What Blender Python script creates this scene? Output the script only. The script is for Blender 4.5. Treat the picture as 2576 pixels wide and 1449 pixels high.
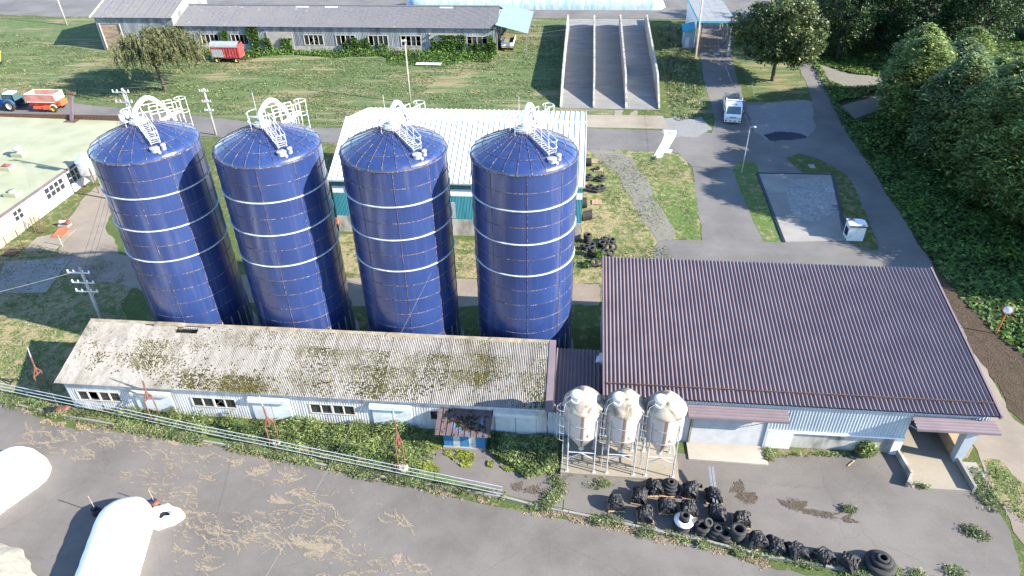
import bpy, bmesh, math, random
import numpy as np
from mathutils import Vector, Matrix
from mathutils.geometry import tessellate_polygon
random.seed(7); RNG = np.random.default_rng(7)
C = bpy.context.scene.collection
for o in list(bpy.data.objects): bpy.data.objects.remove(o)
sc = bpy.context.scene
# ------------------------------------------------------------------ camera, sky, sun, exposure
F, PITCH, ROLL, CAMH, TH = 1740.27, 0.611186, -0.019764, 38.503, math.radians(-6)
def toW(v):
    return Vector((v[0]*math.cos(TH)+v[1]*math.sin(TH), -v[0]*math.sin(TH)+v[1]*math.cos(TH), v[2]))
_cp, _sp = math.cos(PITCH), math.sin(PITCH)
_fw, _up, _rt = Vector((0, _cp, -_sp)), Vector((0, _sp, _cp)), Vector((1, 0, 0))
_c, _s = math.cos(ROLL), math.sin(ROLL)
FW, RT, UP = toW(_fw), toW(_c*_rt+_s*_up), toW(-_s*_rt+_c*_up)
CAM = Vector((0, 0, CAMH))
cd = bpy.data.cameras.new('camera'); cam = bpy.data.objects.new('camera', cd); C.objects.link(cam)
cd.sensor_width = 36; cd.lens = F/2576*36; cd.clip_end = 3000; cd.clip_start = 0.5
M = Matrix((RT, UP, -FW)).transposed().to_4x4(); M.translation = CAM
cam.matrix_world = M; sc.camera = cam
SUN_EL, SUN_AZ = math.radians(27), math.radians(-14)       # direction towards the sun (angle from +x)
sdir = Vector((math.cos(SUN_AZ)*math.cos(SUN_EL), math.sin(SUN_AZ)*math.cos(SUN_EL), math.sin(SUN_EL)))
w = bpy.data.worlds.new('World'); sc.world = w; w.use_nodes = True
nt = w.node_tree; bg = nt.nodes['Background']
sky = nt.nodes.new('ShaderNodeTexSky'); sky.sky_type = 'NISHITA'; sky.sun_disc = False
sky.sun_elevation = SUN_EL; sky.sun_rotation = math.pi/2-SUN_AZ; sky.altitude = 400
sky.air_density = 1.0; sky.dust_density = 0.25; sky.ozone_density = 4.0
nt.links.new(sky.outputs[0], bg.inputs[0]); bg.inputs[1].default_value = 0.14
ld = bpy.data.lights.new('sun', 'SUN'); ld.energy = 5.0; ld.angle = math.radians(0.5); ld.color = (1, 0.93, 0.82)
sun = bpy.data.objects.new('sun', ld); C.objects.link(sun)
sun.rotation_euler = sdir.to_track_quat('Z', 'Y').to_euler(); sun.location = (60, -20, 60)
sc.view_settings.view_transform = 'Standard'; sc.view_settings.look = 'None'
sc.view_settings.exposure = 1.92; sc.view_settings.gamma = 1.0; sc.view_settings.use_curve_mapping = False
sc.render.engine = 'CYCLES'; sc.cycles.max_bounces = 6; sc.cycles.transparent_max_bounces = 8
sc.render.resolution_x, sc.render.resolution_y = 1024, 576
# ------------------------------------------------------------------ pixel -> place helpers (pixels of a 2576 x 1449 view)
def ray(u, v): return FW + RT*((u-1288)/F) + UP*((724.5-v)/F)
def G(u, v, z=0.0):
    d = ray(u, v); t = (z-CAMH)/d.z; return CAM+d*t
def VY(u, v, y):
    d = ray(u, v); return CAM+d*(y/d.y)
def VX(u, v, x):
    d = ray(u, v); return CAM+d*(x/d.x)
def zt(y): return 0.0 if y < 100 else (3.0*(y-100)/39 if y < 139 else 3.0)
def T(u, v):
    z = 0.0
    for _ in range(25):
        p = G(u, v, z); z = 0.6*zt(p.y)+0.4*z
    return p
def Z(n, W=2576):      # converts a zoom region into a function zoom px -> view px
    s = W/(n[2]-n[0]); return lambda a, b: ((n[0]+a/s)*.644, (n[1]+b/s)*.644)
# ------------------------------------------------------------------ mesh helpers
class B:
    def __init__(s): s.v = []; s.f = []
    def add(s, vs, fs):
        n = len(s.v); s.v += [tuple(p) for p in vs]; s.f += [tuple(i+n for i in f) for f in fs]; return s
    def box(s, x0, x1, y0, y1, z0, z1):
        return s.add([(x0,y0,z0),(x1,y0,z0),(x1,y1,z0),(x0,y1,z0),(x0,y0,z1),(x1,y0,z1),(x1,y1,z1),(x0,y1,z1)],
                     [(3,2,1,0),(4,5,6,7),(0,1,5,4),(1,2,6,5),(2,3,7,6),(3,0,4,7)])
    def beam(s, p, q, w, h=None, up=(0,0,1)):
        h = h or w; p, q = Vector(p), Vector(q); d = (q-p).normalized(); u = Vector(up)
        if abs(d.dot(u)) > .98: u = Vector((0,1,0))
        a = d.cross(u).normalized()*w/2; b = a.cross(d).normalized()*h/2
        return s.add([p-a-b,p+a-b,p+a+b,p-a+b,q-a-b,q+a-b,q+a+b,q-a+b],
                     [(0,1,2,3),(7,6,5,4),(4,5,1,0),(5,6,2,1),(6,7,3,2),(7,4,0,3)])
    def tube(s, pts, r, n=6, closed=False):
        pts = [Vector(p) for p in pts]; m = len(pts); vs = []; fs = []
        rr = r if isinstance(r, (list, tuple)) else [r]*m
        ref = None
        for i, p in enumerate(pts):
            a = pts[i-1] if (i > 0 or closed) else p; b = pts[(i+1) % m] if (i < m-1 or closed) else p
            d = (b-a).normalized()
            if ref is None:
                ref = d.cross(Vector((0,0,1)))
                if ref.length < .05: ref = d.cross(Vector((0,1,0)))
            ref = (ref-d*ref.dot(d)); ref.normalize(); w2 = d.cross(ref)
            for k in range(n):
                t = 2*math.pi*k/n; vs.append(p+(ref*math.cos(t)+w2*math.sin(t))*rr[i])
        for i in range(m if closed else m-1):
            j = (i+1) % m
            for k in range(n): fs.append((i*n+k, i*n+(k+1) % n, j*n+(k+1) % n, j*n+k))
        if not closed:
            fs.append(tuple(range(n))[::-1]); fs.append(tuple((m-1)*n+k for k in range(n)))
        return s.add(vs, fs)
    def lathe(s, prof, n=24, c=(0,0,0), a0=0.0, a1=None, flip=False):
        full = a1 is None; a1 = a0+2*math.pi if full else a1; m = n if full else n+1; vs = []; fs = []
        for r, z in prof:
            for k in range(m):
                t = a0+(a1-a0)*k/n; vs.append((c[0]+r*math.cos(t), c[1]+r*math.sin(t), c[2]+z))
        for i in range(len(prof)-1):
            for k in range(n):
                k2 = (k+1) % m if full else k+1
                q = (i*m+k, i*m+k2, (i+1)*m+k2, (i+1)*m+k); fs.append(q[::-1] if flip else q)
        return s.add(vs, fs)
    def quad(s, *p): return s.add(p, [tuple(range(len(p)))])
    def prism(s, poly, z0, z1):
        n = len(poly); vs = [(p[0],p[1],z0) for p in poly]+[(p[0],p[1],z1) for p in poly]
        return s.add(vs, [tuple(range(n))[::-1], tuple(range(n, 2*n))]+[(i,(i+1)%n,n+(i+1)%n,n+i) for i in range(n)])
    def mesh(s, name, mat, smooth=False):
        me = bpy.data.meshes.new(name); me.from_pydata(s.v, [], s.f)
        if mat: me.materials.append(mat)
        if smooth: me.polygons.foreach_set('use_smooth', [True]*len(me.polygons))
        me.update(); return me
    def make(s, name, mat, parent=None, smooth=False, loc=None, rz=0):
        return inst(name, s.mesh(name, mat, smooth), parent, loc, rz)
def inst(name, me, parent=None, loc=None, rz=0, sc_=None):
    o = bpy.data.objects.new(name, me); C.objects.link(o)
    if parent: o.parent = parent
    if loc is not None: o.location = loc
    if rz: o.rotation_euler = (0,0,rz)
    if sc_: o.scale = sc_
    return o
def tag(o, label, cat, group=None):
    o['label'] = label; o['category'] = cat
    if group: o['group'] = group
    return o
def thing(name, label, cat, loc=(0,0,0), rz=0, group=None):
    o = bpy.data.objects.new(name, None); C.objects.link(o); o.location = loc; o.rotation_euler = (0,0,rz); o.empty_display_size = .3
    return tag(o, label, cat, group)
def struct(o): o['kind'] = 'structure'; return o
def stuff(o, label=None, cat=None):
    o['kind'] = 'stuff'
    if label: tag(o, label, cat)
    return o
def dup(root, loc, rz=0, label=None):
    r = root.copy(); C.objects.link(r); r.location = loc; r.rotation_euler = (0,0,rz)
    if label: r['label'] = label
    for ch in list(root.children):
        c = ch.copy(); C.objects.link(c); c.parent = r
        for g in list(ch.children):
            d = g.copy(); C.objects.link(d); d.parent = c
    return r
def bigmesh(name, V, Fq, mat, smooth=False):      # numpy verts (n,3), quads or tris (m,k)
    me = bpy.data.meshes.new(name); V = np.asarray(V, np.float32); Fq = np.asarray(Fq, np.int32); k = Fq.shape[1]
    me.vertices.add(len(V)); me.vertices.foreach_set('co', V.ravel())
    me.loops.add(Fq.size); me.loops.foreach_set('vertex_index', Fq.ravel())
    me.polygons.add(len(Fq)); me.polygons.foreach_set('loop_start', np.arange(0, Fq.size, k, dtype=np.int32))
    me.polygons.foreach_set('loop_total', np.full(len(Fq), k, np.int32))
    if smooth: me.polygons.foreach_set('use_smooth', np.ones(len(Fq), bool))
    me.materials.append(mat); me.update(calc_edges=True); me.validate(); return me
def leaves(P, size, up=0.3, asp=1.6, rng=RNG, drop=0.0, bend=None):
    """one small two-triangle-wide leaf (quad) per point, random orientation biased upwards"""
    n = len(P); N = rng.normal(size=(n,3)); N[:,2] = np.abs(N[:,2])+up*2; N /= np.linalg.norm(N,axis=1)[:,None]
    A = rng.normal(size=(n,3)); A[:,2] -= drop
    if bend is not None: A = bend+0.35*rng.normal(size=(n,3))
    A -= N*np.sum(A*N,axis=1)[:,None]; A /= np.linalg.norm(A,axis=1)[:,None]; Bv = np.cross(N, A)
    s = (np.asarray(size)*rng.uniform(.6,1.3,n))[:,None]
    a = A*s*asp*.5; b = Bv*s*.5
    V = np.stack([P-a, P-b*.9+a*.1, P+a, P+b*.9+a*.1], 1).reshape(-1,3)
    return V, np.arange(4*n).reshape(n,4)
def blades(P, h, wdt, rng=RNG, lean=.45):
    """upright grass blades: one triangle each"""
    n = len(P); a = rng.uniform(0, 2*math.pi, n); hh = h*rng.uniform(.5,1.3,n)
    D = np.stack([np.cos(a), np.sin(a), np.zeros(n)],1); L = rng.normal(size=(n,3))*lean; L[:,2] = 0
    V = np.stack([P-D*wdt/2, P+D*wdt/2, P+np.array([0,0,1.])*hh[:,None]+L*hh[:,None]],1).reshape(-1,3)
    return V, np.arange(3*n).reshape(n,3)
def inpoly(pts, poly):
    x, y = pts[:,0], pts[:,1]; ins = np.zeros(len(pts), bool); n = len(poly); j = n-1
    for i in range(n):
        xi, yi, xj, yj = poly[i][0], poly[i][1], poly[j][0], poly[j][1]
        if yi != yj: ins ^= ((yi > y) != (yj > y)) & (x < (xj-xi)*(y-yi)/(yj-yi)+xi)
        j = i
    return ins
def scatter(poly, n, rng=RNG):
    p = np.array([(q[0],q[1]) for q in poly]); lo, hi = p.min(0), p.max(0); out = []; got = 0
    while got < n:
        c = rng.uniform(lo, hi, (n*2,2)); c = c[inpoly(c, p)]; out.append(c); got += len(c)
        if len(c) == 0: break
    c = np.concatenate(out)[:n]; z = np.interp(c[:,1], [100,139], [0,3]); return np.column_stack([c, z])
_ng = RNG.random((64,64))
def vnoise(x, y):      # smooth value noise, numpy
    xi, yi = np.floor(x).astype(int), np.floor(y).astype(int); fx, fy = x-xi, y-yi
    fx, fy = fx*fx*(3-2*fx), fy*fy*(3-2*fy); g = lambda a, b: _ng[a % 64, b % 64]
    return (g(xi,yi)*(1-fx)+g(xi+1,yi)*fx)*(1-fy)+(g(xi,yi+1)*(1-fx)+g(xi+1,yi+1)*fx)*fy
def rough(poly, amp, step=.8):      # gives a polygon an uneven, worn edge
    out = []; n = len(poly)
    for i in range(n):
        a, b = Vector((poly[i][0],poly[i][1],0)), Vector((poly[(i+1)%n][0],poly[(i+1)%n][1],0)); L = (b-a).length; k = max(1,int(L/step))
        d = (b-a)/max(L,1e-6); nn = Vector((-d.y,d.x,0))
        for j in range(k):
            p = a+(b-a)*j/k; e = (float(vnoise(np.array(p.x*.35),np.array(p.y*.35)))-.5)*2.2+random.uniform(-.45,.45)
            out.append(p+nn*amp*e*(1 if j else .3))
    return out
def clip(poly, y, above):
    out = []; n = len(poly)
    for i in range(n):
        a, b = poly[i], poly[(i+1)%n]; ia = (a[1] >= y) == above or a[1] == y; ib = (b[1] >= y) == above or b[1] == y
        if ia: out.append(a)
        if ia != ib:
            t = (y-a[1])/(b[1]-a[1]); out.append(Vector((a[0]+(b[0]-a[0])*t, y, 0)))
    return out
def sheet(name, poly, off, mat, amp=0.0, step=.8, thick=None):
    """flat surface lying on the ground, following the slope behind the yard"""
    poly = [Vector((p[0],p[1],0)) for p in poly]
    if amp: poly = rough(poly, amp, step)
    b = B()
    for lo, hi in ((-1e3,100),(100,139),(139,1e3)):
        q = poly
        if any(p.y < lo for p in q): q = clip(q, lo, True)
        if len(q) > 2 and any(p.y > hi for p in q): q = clip(q, hi, False)
        if len(q) < 3 or max(p.y for p in q) < lo or min(p.y for p in q) > hi: continue
        tri = tessellate_polygon([q]); b.add([(p.x,p.y,zt(p.y)+off) for p in q], tri)
    me = b.mesh(name, mat); bm = bmesh.new(); bm.from_mesh(me)
    for f in bm.faces:
        if f.normal.z < 0: f.normal_flip()
    bm.to_mesh(me); bm.free()
    return struct(inst(name, me))
def P2(px): return [T(*p) for p in px]
# ------------------------------------------------------------------ materials
def lin(r, g, b): return tuple((x/255/12.92 if x/255 < .04045 else ((x/255+.055)/1.055)**2.4) for x in (r,g,b))
class N:
    def __init__(s, name, rough=.8, metal=0.0, spec=.5):
        s.m = bpy.data.materials.new(name); s.m.use_nodes = True; s.t = s.m.node_tree; s.p = s.t.nodes['Principled BSDF']
        s.p.inputs['Roughness'].default_value = rough; s.p.inputs['Metallic'].default_value = metal
        s.p.inputs['Specular IOR Level'].default_value = spec
    def n(s, typ, **k):
        q = s.t.nodes.new(typ)
        for a, b in k.items():
            if a.startswith('_'): setattr(q, a[1:], b)
            else: q.inputs[a.replace('-', ' ')].default_value = b
        return q
    def l(s, a, b): s.t.links.new(a, b); return s
    def pos(s, scale=(1,1,1), obj=False, rot=0):
        tc = s.n('ShaderNodeTexCoord') if obj else s.n('ShaderNodeNewGeometry')
        mp = s.n('ShaderNodeMapping'); mp.inputs['Scale'].default_value = scale; mp.inputs['Rotation'].default_value = (0,0,rot)
        s.l(tc.outputs['Object' if obj else 'Position'], mp.inputs[0]); return mp.outputs[0]
    def noise(s, scale, detail=4, vec=None, rough=.55, dist=0.0):
        q = s.n('ShaderNodeTexNoise', Scale=scale, Detail=detail, Roughness=rough, Distortion=dist)
        s.l(vec or s.pos(), q.inputs['Vector']); return q.outputs['Fac']
    def ramp(s, fac, stops, interp='LINEAR'):
        q = s.n('ShaderNodeValToRGB'); q.color_ramp.interpolation = interp; e = q.color_ramp.elements
        while len(e) < len(stops): e.new(.5)
        for i, (p, c) in enumerate(stops):
            e[i].position = p; e[i].color = (*c, 1) if not isinstance(c, (int, float)) else (c,c,c,1)
        s.l(fac, q.inputs[0]); return q.outputs[0]
    def mix(s, fac, a, b, mode='MIX'):
        q = s.n('ShaderNodeMix', _data_type='RGBA', _blend_type=mode)
        for v, i in ((fac,0),(a,6),(b,7)):
            if isinstance(v, (int,float)): q.inputs[i].default_value = v if i == 0 else (v,v,v,1)
            elif isinstance(v, tuple): q.inputs[i].default_value = (*v,1)
            else: s.l(v, q.inputs[i])
        return q.outputs[2]
    def math(s, op, a, b=0.0):
        q = s.n('ShaderNodeMath', _operation=op)
        for v, i in ((a,0),(b,1)):
            if isinstance(v, (int,float)): q.inputs[i].default_value = v
            else: s.l(v, q.inputs[i])
        return q.outputs[0]
    def col(s, c):
        if isinstance(c, tuple): s.p.inputs['Base Color'].default_value = (*c,1)
        else: s.l(c, s.p.inputs['Base Color'])
        return s
    def bump(s, h, strength=.3, dist=.05):
        q = s.n('ShaderNodeBump', Strength=strength, Distance=dist); s.l(h, q.inputs['Height']); s.l(q.outputs[0], s.p.inputs['Normal']); return s
    def rand(s): return s.n('ShaderNodeObjectInfo').outputs['Random']
    def isl(s): return s.n('ShaderNodeNewGeometry').outputs['Random Per Island']
def plain(name, c, rough=.6, metal=0.0, var=.25, scale=2.0, spec=.4):
    m = N(name, rough, metal, spec); f = m.noise(scale, 6); d = tuple(x*(1-var) for x in c); u = tuple(min(1,x*(1+var*.5)) for x in c)
    m.col(m.ramp(f, [(.3,d),(.7,u)])); return m.m
def leafmat(name, stops, trans=.3, rough=.6):
    m = N(name, rough, 0, .3); c = m.ramp(m.isl(), stops); m.col(c)
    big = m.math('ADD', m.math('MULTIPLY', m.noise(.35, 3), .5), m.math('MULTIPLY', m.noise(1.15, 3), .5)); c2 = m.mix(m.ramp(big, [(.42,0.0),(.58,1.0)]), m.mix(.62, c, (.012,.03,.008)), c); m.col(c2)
    tr = m.n('ShaderNodeBsdfTranslucent'); m.l(c2, tr.inputs[0]); mx = m.n('ShaderNodeMixShader', Fac=trans)
    m.l(m.p.outputs[0], mx.inputs[1]); m.l(tr.outputs[0], mx.inputs[2]); m.l(mx.outputs[0], m.t.nodes['Material Output'].inputs[0]); return m.m
MAT = {}
def mk_asphalt(name, c, patch=(.12,.35), tan=.0):
    m = N(name, .9, 0, .25); big = m.noise(.16, 5, rough=.6); fine = m.noise(26, 3, rough=.7); mid = m.noise(1.1, 5, dist=.6)
    st = m.noise(1.0, 4, m.pos((.05,.9,1), rot=.25), dist=.4)
    d = tuple(x*.72 for x in c); u = tuple(x*1.25 for x in c)
    a = m.ramp(big, [(.34,d),(.62,u)]); a = m.mix(m.ramp(st, [(.5,0.0),(.8,.3)]), a, tuple(x*.62 for x in c))
    a = m.mix(m.ramp(mid, [(.55,0.0),(.8,.5)]), a, (c[0]*1.35,c[1]*1.22,c[2]*1.05)); a = m.mix(.28, a, m.ramp(fine, [(.3,tuple(x*.45 for x in c)),(.72,tuple(x*1.7 for x in c))]))
    cr = m.n('ShaderNodeTexVoronoi', Scale=.11, _feature='DISTANCE_TO_EDGE'); wv = m.n('ShaderNodeVectorMath', _operation='ADD'); nz = m.n('ShaderNodeTexNoise', Scale=.8, Detail=4)
    m.l(m.pos(), nz.inputs['Vector']); m.l(m.pos(), wv.inputs[0]); m.l(nz.outputs['Color'], wv.inputs[1]); m.l(wv.outputs[0], cr.inputs['Vector'])
    a = m.mix(m.ramp(cr.outputs['Distance'], [(.0,.22),(.004,0.0)]), a, tuple(x*.3 for x in c))
    m.col(a); m.bump(fine, .25, .01); return m.m
MAT['asphalt'] = mk_asphalt('asphalt', (.122,.110,.098))
MAT['road'] = mk_asphalt('road_asphalt', (.120,.113,.106))
MAT['sand_road'] = mk_asphalt('sandy_track', (.185,.155,.122))
def mk_gravel(name, a, b):
    m = N(name, .95, 0, .2); f = m.noise(2.6, 8, rough=.85, dist=.4); f2 = m.noise(.5, 4); f3 = m.noise(30, 3, rough=.8)
    c = m.mix(m.ramp(f2, [(.35,.0),(.7,.6)]), m.ramp(f, [(.3,a),(.68,b)]), tuple(x*.55 for x in b)); c = m.mix(.35, c, m.ramp(f3, [(.3,tuple(x*.6 for x in a)),(.7,tuple(x*1.3 for x in b))])); m.col(c); m.bump(f3, .6, .03); return m.m
MAT['white_gravel'] = mk_gravel('white_gravel', (.10,.10,.095), (.25,.25,.245))
MAT['gravel'] = mk_gravel('gravel', (.10,.095,.075), (.21,.195,.165))
MAT['concrete'] = mk_asphalt('concrete', (.20,.19,.17))
MAT['concrete_warm'] = mk_asphalt('warm_concrete', (.22,.19,.145))
MAT['concrete_pale'] = mk_asphalt('pale_concrete', (.29,.26,.22))
def mk_grass(name, g1, g2, dry, dryamt, streak=0.0):
    m = N(name, .95, 0, .1); a = m.ramp(m.noise(1.3, 6, rough=.7), [(.3,g1),(.7,g2)])
    v = m.pos((.16,1.0,1)) if streak else m.pos((1.7,1.7,1)); s1 = m.noise(.7, 6, v, rough=.62, dist=.5); s2 = m.noise(.07, 3)
    k = m.math('ADD', s1, m.math('MULTIPLY', m.math('SUBTRACT', s2, .5), .6))
    a = m.mix(m.ramp(k, [(.72-dryamt,0.0),(.86-dryamt,.9)]), a, m.ramp(m.noise(6,4), [(.3,tuple(x*.7 for x in dry)),(.7,tuple(min(1,x*1.15) for x in dry))]))
    f = m.noise(9, 5, rough=.8); a = m.mix(.55, a, m.mix(1.0, a, m.ramp(f, [(.3,.25),(.75,1.9)]), 'MULTIPLY')); m.col(a)
    m.bump(m.math('ADD', f, m.math('MULTIPLY', s1, 1.5)), .7, .12); return m.m
MAT['ground'] = mk_grass('rough_ground', (.05,.075,.022), (.085,.11,.038), (.2,.16,.09), .2)
MAT['lawn'] = mk_grass('mown_grass', (.062,.092,.037), (.108,.140,.058), (.23,.19,.11), .21, 1.0)
MAT['dry'] = mk_grass('dry_grass', (.07,.10,.03), (.12,.15,.05), (.27,.215,.125), .31)
MAT['verge'] = mk_grass('green_verge', (.06,.10,.028), (.105,.15,.045), (.25,.2,.11), .22)
MAT['dirt'] = mk_grass('brown_litter', (.05,.036,.024), (.08,.058,.04), (.035,.055,.015), .22)
MAT['white'] = plain('white_paint', (.58,.58,.57), .5, 0, .12)
MAT['galv'] = plain('galvanised_steel', (.55,.56,.57), .42, .55, .2, 5)
MAT['galv_dull'] = plain('dull_grey_metal', (.34,.35,.35), .6, .2, .3, 4)
MAT['wood_pole'] = plain('concrete_pole', (.34,.32,.28), .85, 0, .2)
MAT['timber'] = plain('pale_timber', (.36,.25,.15), .85, 0, .35, 6)
MAT['old_timber'] = plain('grey_timber', (.22,.19,.15), .9, 0, .4, 5)
MAT['dark'] = plain('dark_interior', (.02,.018,.016), .95, 0, .4)
MAT['black'] = plain('black_rubber', (.016,.016,.018), .62, 0, .4, 3, .3)
MAT['tyre'] = plain('tyre_rubber', (.028,.027,.027), .75, 0, .4, 4, .35)
MAT['blueblack'] = plain('dark_blue_metal', (.01,.013,.03), .5)
MAT['rustred'] = plain('faded_red_paint', (.15,.058,.042), .65, 0, .45, 4)
MAT['red'] = plain('red_paint', (.36,.03,.03), .5, 0, .3, 2)
MAT['orange'] = plain('orange_paint', (.40,.10,.035), .5, 0, .25, 2)
MAT['yellow'] = plain('yellow_paint', (.62,.40,.03), .5, 0, .2)
MAT['lime'] = plain('lime_yellow_paint', (.62,.72,.06), .5, 0, .1)
MAT['rust'] = plain('rust', (.10,.052,.034), .9, 0, .5, 6)
MAT['bark'] = plain('bark', (.075,.06,.045), .95, 0, .5, 6)
MAT['wire'] = plain('wire', (.15,.15,.14), .6)
g = N('window_glass', .08, 0, .8); g.col((.02,.025,.03)); MAT['glass'] = g.m
g = N('windscreen', .05, 0, .8); g.col((.05,.09,.10)); MAT['screen'] = g.m
# ================================================================== THE SETTING: ground, roads, yards
sheet('ground', [(-320,-80),(320,-80),(320,420),(-320,420)], 0.0, MAT['ground'])
ROAD = P2([(1473,322),(1645,328),(1790,335),(1800,300),(1778,230),(1762,150),(1755,40),(1838,40),(1842,150),(1875,258),(2045,256),(2000,140),(1980,80),(2012,80),(2105,252),(2225,480),(2345,668),(2372,706),(1630,706),(1655,605),(1766,605),(1741,420),(1705,385),(1473,374)])
sheet('lawn', [(-150,101),(-93,101.2),(-81,101.4),(-58,97.2),(-37,93.6),(-20,94.5),(5.5,97),(5.8,142),(-12,144),(-92,146),(-101,142),(-128,140),(-150,140)], .012, MAT['lawn'], .35)
sheet('lawn', [(14,98),(20,101),(20.2,140),(14,142)], .012, MAT['lawn'], .3)
sheet('lawn', [(27,108),(35.5,109),(38,141),(27.3,141)], .012, MAT['lawn'], .3)
sheet('dry_grass', [(-24,56),(12,56),(12,60),(9.8,64.7),(13.6,64.7),(14.3,86),(11,88.3),(1,88),(1,63),(-26,63.5)], .012, MAT['dry'], .25)
sheet('dry_grass', [(-60,60),(-46,56),(-40,45),(-39,36.5),(-47,38),(-62,42),(-75,50)], .008, MAT['dry'], .5)
sheet('green_verge', P2([(1590,385),(1700,387),(1738,425),(1762,603),(1705,600),(1660,540),(1610,460)]), .024, MAT['verge'], .2, .5)
sheet('green_verge', [(-46,37.5),(-39,35.9),(-7.5,35.9),(-8,32),(-3,31),(-2,29.6),(-8,30.6),(-20,32.4),(-32,34.2),(-46,36.6)], .012, MAT['verge'], .3)
sheet('green_verge', [(-5.6,35.9),(-0.4,35.9),(-.3,31.2),(-2.4,31.4),(-3.6,33)], .014, MAT['verge'], .25)
sheet('back_road', [(-200,146.2),(-131,146),(-112,143),(-103,144),(-96,149.5),(-14,149.5),(-12,145.2),(20,145.2),(60,144.5),(70,240),(-200,240)], .016, MAT['road'], .35)
sheet('service_road', [(-140,95),(-95,93.5),(-62,90),(-40,88.6),(-26,87.2),(1.2,88.1),(1.2,95.5),(-26,94.6),(-38,93.2),(-59,97),(-81,101.2),(-95,101),(-140,104)], .02, MAT['road'], .18)
sheet('yard_road', ROAD, .022, MAT['road'], .14, .6)
sheet('silo_road', [(-38,50.6),(-20,50.6),(-9,51.4),(2.55,52.4),(2.55,55.9),(-10,55.9),(-22,55.3),(-38,55.4),(-48,58),(-53,64),(-57,73),(-60,73),(-57.5,62),(-52,54)], .02, MAT['sand_road'], .35)
sheet('gravel_track', P2([(1478,376),(1555,379),(1592,400),(1640,480),(1700,596),(1652,606),(1600,520),(1555,440),(1500,394)]), .028, MAT['gravel'], .3, .5)
sheet('gravel_patch', P2([(1666,298),(1700,292),(1762,292),(1792,325),(1752,346),(1694,346),(1668,336)]), .030, MAT['white_gravel'], .3, .5)
sheet('puddle', P2([(1918,340),(1960,332),(2010,336),(2030,344),(1990,354),(1940,354)]), .036, MAT['blueblack'], .3, .5)
sheet('gravel_patch', P2([(1882,268),(1960,258),(2036,254),(2052,322),(2030,344),(1930,352),(1900,335)]), .030, MAT['white_gravel'], .35, .5)
sheet('green_verge', P2([(1843,428),(1862,405),(1902,410),(1908,440),(1972,612),(1922,608),(1880,520)]), .034, MAT['verge'], .12, .5)
sheet('green_verge', P2([(1975,396),(2010,386),(2062,400),(2130,440),(2165,500),(2200,590),(2208,630),(2172,628),(2136,612),(2096,442),(2022,438)]), .034, MAT['ground'], .15, .5)
sheet('forest_path', P2([(2058,160),(2085,205),(2140,222),(2250,216),(2260,198),(2140,186)]), .024, MAT['gravel'], .2)
sheet('forest_path', P2([(2110,270),(2150,300),(2240,268),(2340,240),(2330,222),(2200,240)]), .026, MAT['gravel'], .2)
YARD = P2([(-60,1008),(40,1022),(112,1060),(180,1076),(300,1082),(420,1102),(560,1128),(700,1157),(860,1188),(1000,1212),(1120,1242),(1288,1280),(1395,1301),(1553,1328),(1655,1358),(1763,1377),(1860,1404),(1932,1423),(2150,1468)])
sheet('front_yard', [(-90,46)]+YARD+[(30,10),(30,-40),(-90,-40)], .016, MAT['asphalt'], .22, .5)
BACKY = P2([(1045,1150),(1110,1122),(1260,1135),(1400,1150),(1420,1150),(1700,1140),(1930,1150),(2270,1140),(2445,1235),(2490,1240),(2540,1335),(2565,1449),(2280,1449),(2172,1438),(1974,1402),(1932,1396),(1770,1356),(1673,1336),(1525,1304),(1338,1266),(1240,1236),(1080,1190)])
sheet('tyre_yard', BACKY, .020, MAT['asphalt'], .15, .5)
sheet('dirt_road', [(28.6,30),(29.2,36),(29.3,52),(30.5,60.5),(35.4,60.8),(34.4,52),(33.8,45),(33.4,41),(36,36),(44,28),(50,10),(33,10),(31.5,20)], .018, MAT['sand_road'], .3)
sheet('dry_grass', [(29.5,36),(30.5,36),(32.4,31),(33.4,26),(31.3,23),(30.2,28.5),(28.8,32.6)], .026, MAT['dry'], .3, .4)
sheet('leaf_litter', [(34.6,60),(33.9,45),(33.5,41.4),(36.2,36.4),(41,32),(44,40),(40,50),(37,61)], .028, MAT['dirt'], .3)
sheet('forest_floor', [(39.4,140),(37.4,100),(36.9,78),(35.6,61),(38.5,50),(43,41),(60,34),(140,34),(140,180),(39,180)], .010, MAT['dirt'], .2)
# straw-coloured fringe that has dried along the yard edge
FR = MAT['fringe'] = N('dried_fringe', .95, 0, .1); FR.col(FR.ramp(FR.noise(5,5), [(.3,(.15,.115,.07)),(.7,(.28,.22,.145))])); FR = FR.m
def band(pts, w0, w1, n, off=0.0):
    L = []; P = [Vector((p[0],p[1],0)) for p in pts]
    for i in range(len(P)-1):
        a, b_ = P[i], P[i+1]; d = (b_-a).normalized(); nn = Vector((-d.y,d.x,0))
        k = max(1,int(n*(b_-a).length))
        for j in range(k):
            q = a+(b_-a)*random.uniform(-.05,1.05)+nn*(random.gauss((w0+w1)/2,(w1-w0)*.33)); L.append((q.x,q.y,off))
    return np.array(L)
E1 = [p for p in YARD[1:-1]]
_b = band(E1, -.12, .34, 260, .03); _b = _b[vnoise(_b[:,0]*1.3,_b[:,1]*1.3) > .45]; V, Fq = leaves(_b, .09, .9, 2.0)
stuff(inst('dried_grass_litter', bigmesh('dried_grass_litter', V, Fq, FR)), 'pale dried grass litter along the edge of the asphalt yard', 'grass litter')
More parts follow.
